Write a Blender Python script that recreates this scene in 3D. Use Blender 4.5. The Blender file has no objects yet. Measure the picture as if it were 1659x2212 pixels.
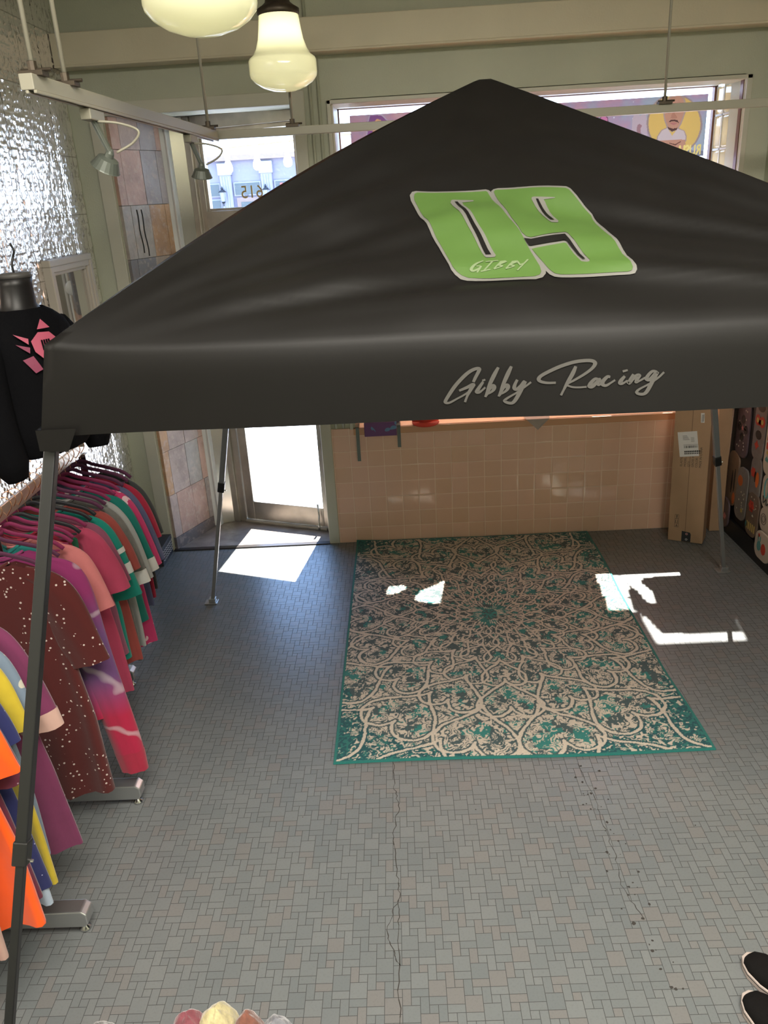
import bpy, bmesh, math, random
import numpy as np
from mathutils import Vector, Matrix
random.seed(7)
C=bpy.context.scene.collection
scene=bpy.context.scene
# ------------------------------------------------------------------ camera
cam=bpy.data.objects.new('camera',bpy.data.cameras.new('camera')); C.objects.link(cam)
cam.data.sensor_fit='HORIZONTAL'; cam.data.sensor_width=36; cam.data.lens=37.28
cam.data.clip_start=0.02; cam.data.clip_end=200
cR=Vector((0.99849096,0.00817971,-0.05430368)); cU=Vector((0.04741737,0.37039492,0.9276633)); cF=Vector((-0.02770182,0.92883836,-0.36944812))
cam.matrix_world=Matrix(((cR.x,cU.x,-cF.x,0),(cR.y,cU.y,-cF.y,0),(cR.z,cU.z,-cF.z,2.2),(0,0,0,1)))
scene.camera=cam
# ------------------------------------------------------------------ light
scene.view_settings.view_transform='Standard'; scene.view_settings.look='None'
scene.view_settings.gamma=1; scene.view_settings.use_curve_mapping=False
scene.view_settings.exposure=1.0
scene.cycles.max_bounces=10; scene.cycles.diffuse_bounces=5; scene.cycles.glossy_bounces=5
scene.cycles.transparent_max_bounces=16; scene.cycles.sample_clamp_indirect=6
scene.cycles.caustics_reflective=False; scene.cycles.caustics_refractive=False
wd=bpy.data.worlds.new('sky'); scene.world=wd; wd.use_nodes=True
nt=wd.node_tree; bg=nt.nodes['Background']
tc=nt.nodes.new('ShaderNodeTexCoord'); sp=nt.nodes.new('ShaderNodeSeparateXYZ'); rp=nt.nodes.new('ShaderNodeValToRGB')
nt.links.new(tc.outputs['Generated'],sp.inputs[0]); nt.links.new(sp.outputs['Z'],rp.inputs[0]); nt.links.new(rp.outputs[0],bg.inputs[0])
rp.color_ramp.elements[0].color=(.58,.76,1,1); rp.color_ramp.elements[0].position=0.0
rp.color_ramp.elements[1].color=(.26,.50,1,1); rp.color_ramp.elements[1].position=.6
bg.inputs[1].default_value=4.3
SUN_EL=math.radians(50); SUN_DX=0.15
sd=Vector((-SUN_DX,-1,0)).normalized()*math.cos(SUN_EL)+Vector((0,0,-math.sin(SUN_EL)))
sun=bpy.data.objects.new('sun',bpy.data.lights.new('sun','SUN')); C.objects.link(sun)
sun.data.energy=17; sun.data.angle=math.radians(.5); sun.data.color=(1,.95,.87)
sun.rotation_euler=sd.to_track_quat('-Z','Y').to_euler()
def area(name,loc,sx,sy,e,col,rot=(0,0,0)):
    l=bpy.data.lights.new(name,'AREA'); l.shape='RECTANGLE'; l.size=sx; l.size_y=sy; l.energy=e; l.color=col
    o=bpy.data.objects.new(name,l); C.objects.link(o); o.location=loc; o.rotation_euler=rot; return o
area('overhead_fill',(0.3,0.1,3.55),2.6,1.6,140,(1,.94,.84))  # fill light added overhead to brighten the room, no fixture built
area('overhead_fill_rear',(0.3,-3.4,3.5),2.6,2.0,26,(1,.95,.88))  # second added fill, far behind the camera
# ------------------------------------------------------------------ helpers
LOC={}
def tag(o,label=None,cat=None,group=None,kind=None):
    if label: o['label']=label
    if cat: o['category']=cat
    if group: o['group']=group
    if kind: o['kind']=kind
    return o
def thing(name,label,cat,loc=(0,0,0),rz=0,group=None):
    o=bpy.data.objects.new(name,None); C.objects.link(o); o.location=loc; o.rotation_euler=(0,0,rz)
    o.empty_display_size=.05
    return tag(o,label,cat,group)
class MB:
    def __init__(s): s.v=[]; s.f=[]; s.m=[]
    def add(s,v,f,mi=0):
        n=len(s.v); s.v+= [tuple(p) for p in v]; s.f+=[tuple(i+n for i in q) for q in f]; s.m+=[mi]*len(f); return s
    def box(s,x0,x1,y0,y1,z0,z1,mi=0):
        v=[(x,y,z) for z in (z0,z1) for x,y in ((x0,y0),(x1,y0),(x1,y1),(x0,y1))]
        return s.add(v,[(3,2,1,0),(4,5,6,7),(0,1,5,4),(1,2,6,5),(2,3,7,6),(3,0,4,7)],mi)
    def obox(s,c,ax,ay,az,mi=0):   # centre and three half-axis vectors
        c,ax,ay,az=map(Vector,(c,ax,ay,az))
        v=[c+ax*i+ay*j+az*k for k in (-1,1) for i,j in ((-1,-1),(1,-1),(1,1),(-1,1))]
        return s.add(v,[(3,2,1,0),(4,5,6,7),(0,1,5,4),(1,2,6,5),(2,3,7,6),(3,0,4,7)],mi)
    def prism(s,pts,z0,z1,mi=0):   # xy polygon
        n=len(pts); v=[(x,y,z0) for x,y in pts]+[(x,y,z1) for x,y in pts]
        return s.add(v,[tuple(range(n-1,-1,-1)),tuple(range(n,2*n))]+[(i,(i+1)%n,n+(i+1)%n,n+i) for i in range(n)],mi)
    def prism_y(s,pts,y0,y1,mi=0): # xz polygon
        n=len(pts); v=[(x,y0,z) for x,z in pts]+[(x,y1,z) for x,z in pts]
        return s.add(v,[tuple(range(n-1,-1,-1)),tuple(range(n,2*n))]+[(i,(i+1)%n,n+(i+1)%n,n+i) for i in range(n)],mi)
    def loft(s,rings,closed=True,cap=True,mi=0):
        n=len(rings[0]); v=[p for r in rings for p in r]; f=[]
        for a in range(len(rings)-1):
            for i in range(n if closed else n-1):
                j=(i+1)%n; f.append((a*n+i,a*n+j,(a+1)*n+j,(a+1)*n+i))
        if cap and closed: f.append(tuple(range(n-1,-1,-1))); f.append(tuple(range((len(rings)-1)*n,len(rings)*n)))
        return s.add(v,f,mi)
    def lathe(s,prof,c=(0,0,0),n=40,mi=0,cap=False):
        rings=[[(c[0]+r*math.cos(2*math.pi*i/n),c[1]+r*math.sin(2*math.pi*i/n),c[2]+z) for i in range(n)] for r,z in prof]
        return s.loft(rings,cap=cap,mi=mi)
    def tube(s,path,r,n=8,mi=0,flat=1.0,cap=True):
        P=[Vector(p) for p in path]; rings=[]; up=None
        for i,p in enumerate(P):
            t=(P[min(i+1,len(P)-1)]-P[max(i-1,0)]).normalized()
            if up is None: up=Vector((0,0,1)) if abs(t.z)<.9 else Vector((0,1,0))
            a=t.cross(up); a=a.normalized() if a.length>1e-6 else Vector((1,0,0)); b=a.cross(t).normalized(); up=b
            rr=r[i] if isinstance(r,(list,tuple)) else r
            rings.append([p+a*math.cos(2*math.pi*k/n)*rr*flat+b*math.sin(2*math.pi*k/n)*rr for k in range(n)])
        return s.loft(rings,cap=cap,mi=mi)
    def build(s,name,mats,parent=None,smooth=False,bevel=0,world=True):
        me=bpy.data.meshes.new(name); 
        off=Vector((0,0,0))
        o=bpy.data.objects.new(name,me); C.objects.link(o)
        if parent is not None:
            o.parent=parent
            if world:
                M=Matrix.Translation(Vector(wloc(parent))) @ Matrix.Rotation(parent.rotation_euler.z,4,'Z') if parent.type=='EMPTY' else Matrix.Translation(Vector(wloc(parent)))
                Mi=M.inverted(); s.v=[tuple(Mi@Vector(p)) for p in s.v]
        me.from_pydata(s.v,[],s.f); me.update()
        if not isinstance(mats,(list,tuple)): mats=[mats]
        for m in mats: me.materials.append(m)
        if len(mats)>1:
            for p,mi in zip(me.polygons,s.m): p.material_index=mi
        bm=bmesh.new(); bm.from_mesh(me); bmesh.ops.recalc_face_normals(bm,faces=bm.faces); bm.to_mesh(me); bm.free()
        if smooth:
            for p in me.polygons: p.use_smooth=True
        if bevel:
            b=o.modifiers.new('bevel','BEVEL'); b.width=bevel; b.segments=2; b.limit_method='ANGLE'; b.angle_limit=math.radians(40)
        return o
def wloc(o):
    p=Vector(o.location); 
    while o.parent: o=o.parent; p=p+Vector(o.location)
    return p
def struct(name,mb,mat,parent=None,**k):
    o=mb.build(name,mat,parent,**k)
    if parent is None: o['kind']='structure'
    return o
def catmull(P,n=6):
    P=[Vector(p) for p in P]; out=[]
    Q=[P[0]*2-P[1]]+P+[P[-1]*2-P[-2]]
    for i in range(1,len(Q)-2):
        a,b,c,d=Q[i-1:i+3]
        for k in range(n):
            t=k/n; out.append(.5*((2*b)+(c-a)*t+(2*a-5*b+4*c-d)*t*t+(3*b-a-3*c+d)*t**3))
    out.append(P[-1]); return out
# ------------------------------------------------------------------ materials
class N:   # tiny expression builder for math nodes
    nt=None
    def __init__(s,sock): s.s=sock
    @staticmethod
    def m(op,*a):
        n=N.nt.nodes.new('ShaderNodeMath'); n.operation=op
        for i,x in enumerate(a):
            if isinstance(x,N): N.nt.links.new(x.s,n.inputs[i])
            else: n.inputs[i].default_value=x
        return N(n.outputs[0])
    def __add__(s,o): return N.m('ADD',s,o)
    __radd__=__add__
    def __sub__(s,o): return N.m('SUBTRACT',s,o)
    def __rsub__(s,o): return N.m('SUBTRACT',o,s)
    def __mul__(s,o): return N.m('MULTIPLY',s,o)
    __rmul__=__mul__
    def __truediv__(s,o): return N.m('DIVIDE',s,o)
def fn(op): return lambda *a: N.m(op,*a)
FLOOR,FRACT,SIN,COS,ABS,MIN,MAX,LT,GT,SQRT,ATAN2,FMOD,CMP=[fn(k) for k in ('FLOOR','FRACT','SINE','COSINE','ABSOLUTE','MINIMUM','MAXIMUM','LESS_THAN','GREATER_THAN','SQRT','ARCTAN2','FLOORED_MODULO','COMPARE')]
def mat(name,col=(.5,.5,.5),rough=.5,metal=0,spec=.5,noise=0,nscale=20,bump=0,bscale=60,sheen=0,coat=0):
    m=bpy.data.materials.new(name); m.use_nodes=True; t=m.node_tree; b=t.nodes['Principled BSDF']
    b.inputs['Base Color'].default_value=(*col,1); b.inputs['Roughness'].default_value=rough; b.inputs['Metallic'].default_value=metal
    b.inputs['Specular IOR Level'].default_value=spec
    if sheen: b.inputs['Sheen Weight'].default_value=sheen
    if coat: b.inputs['Coat Weight'].default_value=coat; b.inputs['Coat Roughness'].default_value=.05
    if noise or bump:
        tc=t.nodes.new('ShaderNodeTexCoord')
    if noise:
        nz=t.nodes.new('ShaderNodeTexNoise'); nz.inputs['Scale'].default_value=nscale; nz.inputs['Detail'].default_value=4
        t.links.new(tc.outputs['Object'],nz.inputs['Vector'])
        r=t.nodes.new('ShaderNodeValToRGB'); r.color_ramp.elements[0].position=.3; r.color_ramp.elements[1].position=.7
        r.color_ramp.elements[0].color=(*[c*(1-noise) for c in col],1); r.color_ramp.elements[1].color=(*[min(1,c*(1+noise)) for c in col],1)
        t.links.new(nz.outputs[0],r.inputs[0]); t.links.new(r.outputs[0],b.inputs['Base Color'])
    if bump:
        nb=t.nodes.new('ShaderNodeTexNoise'); nb.inputs['Scale'].default_value=bscale; nb.inputs['Detail'].default_value=3
        t.links.new(tc.outputs['Object'],nb.inputs['Vector'])
        bp=t.nodes.new('ShaderNodeBump'); bp.inputs['Strength'].default_value=bump; bp.inputs['Distance'].default_value=.01
        t.links.new(nb.outputs[0],bp.inputs['Height']); t.links.new(bp.outputs[0],b.inputs['Normal'])
    return m
def BS(m): return m.node_tree.nodes['Principled BSDF']
def posN(m,kind='pos'):
    t=m.node_tree; N.nt=t
    if kind=='pos': g=t.nodes.new('ShaderNodeNewGeometry').outputs['Position']
    else: g=t.nodes.new('ShaderNodeTexCoord').outputs['Object']
    s=t.nodes.new('ShaderNodeSeparateXYZ'); t.links.new(g,s.inputs[0])
    return N(s.outputs[0]),N(s.outputs[1]),N(s.outputs[2]),g
def vec(m,x,y,z=0.0):
    t=m.node_tree; c=t.nodes.new('ShaderNodeCombineXYZ')
    for i,q in enumerate((x,y,z)):
        if isinstance(q,N): t.links.new(q.s,c.inputs[i])
        else: c.inputs[i].default_value=q
    return c.outputs[0]
def noiseN(m,v,scale,detail=3,rough=.5):
    t=m.node_tree; n=t.nodes.new('ShaderNodeTexNoise'); n.inputs['Scale'].default_value=scale; n.inputs['Detail'].default_value=detail; n.inputs['Roughness'].default_value=rough
    t.links.new(v,n.inputs['Vector']); return N(n.outputs[0])
def whiteN(m,v):
    t=m.node_tree; n=t.nodes.new('ShaderNodeTexWhiteNoise'); n.noise_dimensions='3D'; t.links.new(v,n.inputs['Vector']); return N(n.outputs['Value'])
def mixc(m,f,a,b):
    t=m.node_tree; n=t.nodes.new('ShaderNodeMix'); n.data_type='RGBA'; n.clamp_factor=True
    if isinstance(f,N): t.links.new(f.s,n.inputs[0])
    else: n.inputs[0].default_value=f
    for i,q in ((6,a),(7,b)):
        if isinstance(q,tuple): n.inputs[i].default_value=(*q,1)
        else: t.links.new(q,n.inputs[i])
    return n.outputs[2]
def setc(m,sock): m.node_tree.links.new(sock,BS(m).inputs['Base Color'])
def setbump(m,h,strength=.5,dist=.002):
    t=m.node_tree; b=t.nodes.new('ShaderNodeBump'); b.inputs['Strength'].default_value=strength; b.inputs['Distance'].default_value=dist
    t.links.new(h.s,b.inputs['Height']); t.links.new(b.outputs[0],BS(m).inputs['Normal'])
# floor: mosaic of 2x2, 2x1, 1x2 and 1x1 inch pieces
Mfloor=mat('mosaic_floor',(.2,.2,.2),.42,spec=.5)
x,y,z,g=posN(Mfloor)
U=.0262
gx=x/U+300.0; gy=y/U+300.0
i=FLOOR(gx); j=FLOOR(gy); fx=gx-i; fy=gy-j; r=FMOD(i+j*2.0,9.0)
def isin(r,ks):
    e=None
    for k in ks:
        q=CMP(r,float(k),.1); e=q if e is None else e+q
    return e
Lj=isin(r,(1,3,8)); Bj=isin(r,(2,3,6)); Rj=isin(r,(0,2,7)); Tj=isin(r,(0,1,4))
dd=MIN(MIN(fx+Lj*9,(1-fx)+Rj*9),MIN(fy+Bj*9,(1-fy)+Tj*9))
grout=LT(dd,.038)
rnd=whiteN(Mfloor,vec(Mfloor,i-Lj,j-Bj))
big=noiseN(Mfloor,g,1.3,3); fine=noiseN(Mfloor,g,140,2)
c1=mixc(Mfloor,rnd,(.150,.165,.170),(.178,.190,.192))
c1=mixc(Mfloor,GT(whiteN(Mfloor,vec(Mfloor,i-Lj,j-Bj,3.0)),.82),c1,(.178,.175,.172))
c2=mixc(Mfloor,(big-.45)*1.6,c1,(.205,.210,.205))
c2=mixc(Mfloor,(fine-.5)*.7,c2,(.08,.08,.08))
setc(Mfloor,mixc(Mfloor,grout,c2,(.060,.062,.062)))
rr=noiseN(Mfloor,g,3,3)*.10+.27+grout*.4+rnd*.05
Mfloor.node_tree.links.new(rr.s,BS(Mfloor).inputs['Roughness'])
setbump(Mfloor,(1-grout)+noiseN(Mfloor,g,30,2)*.5+rnd*.3,.5,.0012)
# pink wall tile
Mtile=mat('pink_wall_tile',(.6,.35,.25),.12,spec=.5)
x,y,z,g=posN(Mtile); u=x/.110+20.15; v=z/.108+20.0
i=FLOOR(u);j=FLOOR(v);fx=u-i;fy=v-j; dd=MIN(MIN(fx,1-fx),MIN(fy,1-fy)); grout=LT(dd,.016)
rnd=whiteN(Mtile,vec(Mtile,i,j))
cc=mixc(Mtile,rnd,(.80,.52,.36),(.87,.56,.42)); cc=mixc(Mtile,(noiseN(Mtile,g,2,2)-.4)*1.5,cc,(.84,.57,.45))
setc(Mtile,mixc(Mtile,grout,cc,(.93,.72,.57)))
rg=grout*.5+.1; Mtile.node_tree.links.new(rg.s,BS(Mtile).inputs['Roughness'])
pill=MIN(dd*14,1.0)
setbump(Mtile,pill+noiseN(Mtile,g,9,2)*1.4+(rnd*fx)*.9,.45,.002)
# stamped tin
Mtin=mat('stamped_tin',(.90,.86,.84),.20,metal=.90)
x,y,z,g=posN(Mtin)
P=.152
u=(y-4.15)/P; v=(z-2.802)/P
cu=u-FLOOR(u)-.5; cv=v-FLOOR(v)-.5
r1=SQRT(cu*cu+cv*cv); th=ATAN2(cv,cu)
pet=SIN(th*6+SIN(r1*22)*1.5)*SIN(r1*19)
su=ABS(cu*2); sv=ABS(cv*2)
bord=SIN(u*62.8)*GT(MAX(su,sv),.9)
scr=SIN((cu*cu-cv*cv)*58+SIN(cv*22)*1.3)*COS(cu*cv*85)
h=pet*.8+scr*.8+bord*.5+noiseN(Mtin,g,16,2)*.6
pu=(y-4.15)/.57; fu=pu-FLOOR(pu+.5); seamV=LT(ABS(fu),.007)
pv=(z-2.802)/.305; fv=pv-FLOOR(pv+.5); seamH=LT(ABS(fv),.009)
setbump(Mtin,noiseN(Mtin,g,34,3)-seamH*2.5-seamV*3,.5,.006)
setc(Mtin,mixc(Mtin,seamV,mixc(Mtin,seamH*.5,(.98,.94,.92),(.2,.17,.15)),(.03,.025,.02)))
# painted walls
Mwall=mat('sage_wall_paint',(.50,.515,.405),.55,noise=.05,nscale=3,bump=.15,bscale=120)
Mtrim=mat('cream_trim_paint',(.56,.545,.45),.42,noise=.03,nscale=6)
Mbeam=mat('cream_beam_paint',(.68,.615,.46),.5,noise=.03,nscale=4,bump=.1,bscale=90)
Mceil=mat('ceiling_paint',(.50,.50,.44),.7)
Mwhite=mat('white_paint',(.72,.72,.70),.4)
Mmetal=mat('brushed_aluminium',(.50,.47,.41),.38,metal=.85,noise=.15,nscale=9)
Mchrome=mat('chrome',(.62,.62,.62),.14,metal=1)
Mgold=mat('rose_gold_wire',(.75,.42,.28),.25,metal=1)
Mblackpl=mat('black_plastic',(.012,.012,.012),.4)
Mleg=mat('grey_leg_enamel',(.055,.055,.058),.33,metal=.85)
Mleglt=mat('silver_leg_steel',(.42,.42,.41),.35,metal=.7)
# slate cladding, colour of each tile stored per face corner
Mslate=mat('slate_tile',(.3,.25,.22),.55)
t=Mslate.node_tree; at=t.nodes.new('ShaderNodeAttribute'); at.attribute_name='tile'
x,y,z,g=posN(Mslate)
n1=noiseN(Mslate,g,5,5,.65); n2=noiseN(Mslate,g,24,4,.6)
cc=mixc(Mslate,(n1-.42)*2.2,at.outputs['Color'],(.24,.17,.14)); cc=mixc(Mslate,(n2-.52)*3,cc,(.62,.50,.42))
setc(Mslate,cc); setbump(Mslate,n1*1.5+n2*.7,.7,.006)
# fabric of the canopy
Mcan=mat('charcoal_polyester',(.0062,.0056,.0051),.52,spec=.20,noise=.06,nscale=5,bump=.03,bscale=700)
BS(Mcan).inputs['Sheen Roughness'].default_value=.4
BS(Mcan).inputs['Sheen Tint'].default_value=(.8,.74,.62,1)
Mgreen=mat('green_print',(.062,.125,.024),.55,noise=.03,nscale=8)
Mprintw=mat('pale_grey_print',(.145,.142,.128),.55)
Mprintg=mat('grey_script_print',(.070,.066,.060),.5)
Mcardb=mat('corrugated_cardboard',(.42,.265,.155),.7,noise=.06,nscale=7,bump=.1,bscale=40)
Mpaper=mat('white_label_paper',(.72,.70,.68),.5)
Mink=mat('black_ink',(.03,.028,.025),.6)
def thin(name,c,w,trans=.6,gl=.0):
    m=bpy.data.materials.new(name); m.use_nodes=True; t=m.node_tree; t.nodes.clear()
    o=t.nodes.new('ShaderNodeOutputMaterial'); a=t.nodes.new('ShaderNodeBsdfTranslucent'); b=t.nodes.new('ShaderNodeBsdfDiffuse'); x=t.nodes.new('ShaderNodeMixShader')
    a.inputs[0].default_value=(*c,1); b.inputs[0].default_value=(*c,1); x.inputs[0].default_value=1-trans
    t.links.new(a.outputs[0],x.inputs[1]); t.links.new(b.outputs[0],x.inputs[2]); out=x.outputs[0]
    if gl:
        g=t.nodes.new('ShaderNodeBsdfGlossy'); g.inputs[1].default_value=.04; N.nt=t; lw=t.nodes.new('ShaderNodeLayerWeight'); lw.inputs[0].default_value=.5; f=N.m('POWER',N(lw.outputs['Facing']),4.0)*.7+.04; y=t.nodes.new('ShaderNodeMixShader')
        t.links.new(f.s,y.inputs[0]); t.links.new(out,y.inputs[1]); t.links.new(g.outputs[0],y.inputs[2]); out=y.outputs[0]
    t.links.new(out,o.inputs[0]); return m,a,b
def glassmat(name,tint=(1,1,1)):
    m=bpy.data.materials.new(name); m.use_nodes=True; t=m.node_tree; t.nodes.clear()
    o=t.nodes.new('ShaderNodeOutputMaterial'); a=t.nodes.new('ShaderNodeBsdfTransparent'); g=t.nodes.new('ShaderNodeBsdfGlossy'); x=t.nodes.new('ShaderNodeMixShader'); N.nt=t; lw=t.nodes.new('ShaderNodeLayerWeight'); lw.inputs[0].default_value=.5
    a.inputs[0].default_value=(*tint,1); g.inputs[1].default_value=.02; f=N.m('POWER',N(lw.outputs['Facing']),5.0)*.8+.03
    t.links.new(f.s,x.inputs[0]); t.links.new(a.outputs[0],x.inputs[1]); t.links.new(g.outputs[0],x.inputs[2]); t.links.new(x.outputs[0],o.inputs[0]); return m
Mglass=glassmat('clear_glass',(.97,.97,.97))
# canopy geometry: centre, half width, eave height, peak height, valance drop, turn
TC=(0.313,2.843); TA=1.08; TE=1.931; TP=2.531; TV=0.213; TH=math.radians(-1.36)
TL=math.hypot(TA,TP-TE)
def rot2(x,y):
    c,s=math.cos(TH),math.sin(TH); return (TC[0]+x*c-y*s, TC[1]+x*s+y*c)
def panel(k,s,t,off=0.0):
    # k-th side (0 = front), s metres along the eave from its middle, t metres up the slope
    ct,st=TA/TL,(TP-TE)/TL
    d=off+panel_disp(k,s,t)
    y=-TA+t*ct-d*st; z=TE+t*st+d*ct
    if abs(s)<.08 and t>TL*.9: z=min(z,TP-.010)
    x=s
    for _ in range(k): x,y=-y,x
    X,Y=rot2(x,y); return (X,Y,z)
def panel_disp(k,s,t):
    w=max(0.0,min(1.0,t/TL)); hw=TA*(1-w)+1e-6
    q=min(1.0,abs(s)/hw)
    bl=(0.034,0.008,0.02,0.03)[(k+(1 if s>0 else 0))%4]
    d=bl*math.sin(math.pi*w)*q*q*q - 0.028*math.sin(math.pi*min(1,w*1.05))*(1-q*q)
    edge=(1-q**6)*min(1,w*9)*min(1,(1-w)*3)
    for sg,ph in ((-1,0.3+k),(1,1.7+k)):
        dx=(s*sg)+TA*1.0; dx=TA-s*sg; r=math.hypot(dx,t+.02); th=math.atan2(t+.02,dx)
        f=math.exp(-((r-.75)/.55)**2)
        d+=0.0085*edge*f*(.8*math.sin(th*19+ph+0.9*math.sin(r*3.1))+.5*math.sin(th*37+ph*2+r*2.3)+.3*math.sin(th*61+ph+r*4))
    d+=0.005*edge*math.sin(t*21+2.2*math.sin(s*3+k)+s*1.5)*math.exp(-((w-.25)/.3)**2)
    d+=0.0028*edge*math.sin(s*23+t*9+k)*math.sin(t*13-s*5)
    if t<.16: d-=.026*(1-t/.16)**2*(1-q**10)
    return d
def valance(k,s,h,off=0.0):
    # h metres down from the eave
    b=0.012*math.sin(s*2.3+k)*(h/TV)+0.004*math.sin(s*9+k*2)*(h/TV)
    e=.0124*(max(0,1-h/.09))**2*(1-min(1,abs(s)/TA)**10)
    x,y,z=s,-TA-off-b+e-0.01*h/TV,TE-h-.0229*max(0,1-h/.09)**2*(1-min(1,abs(s)/TA)**10)
    fl=.052*h/TV
    if k%2: y-=fl
    else: x*=1+fl/TA
    for _ in range(k): x,y=-y,x
    X,Y=rot2(x,y); return (X,Y,z)
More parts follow.
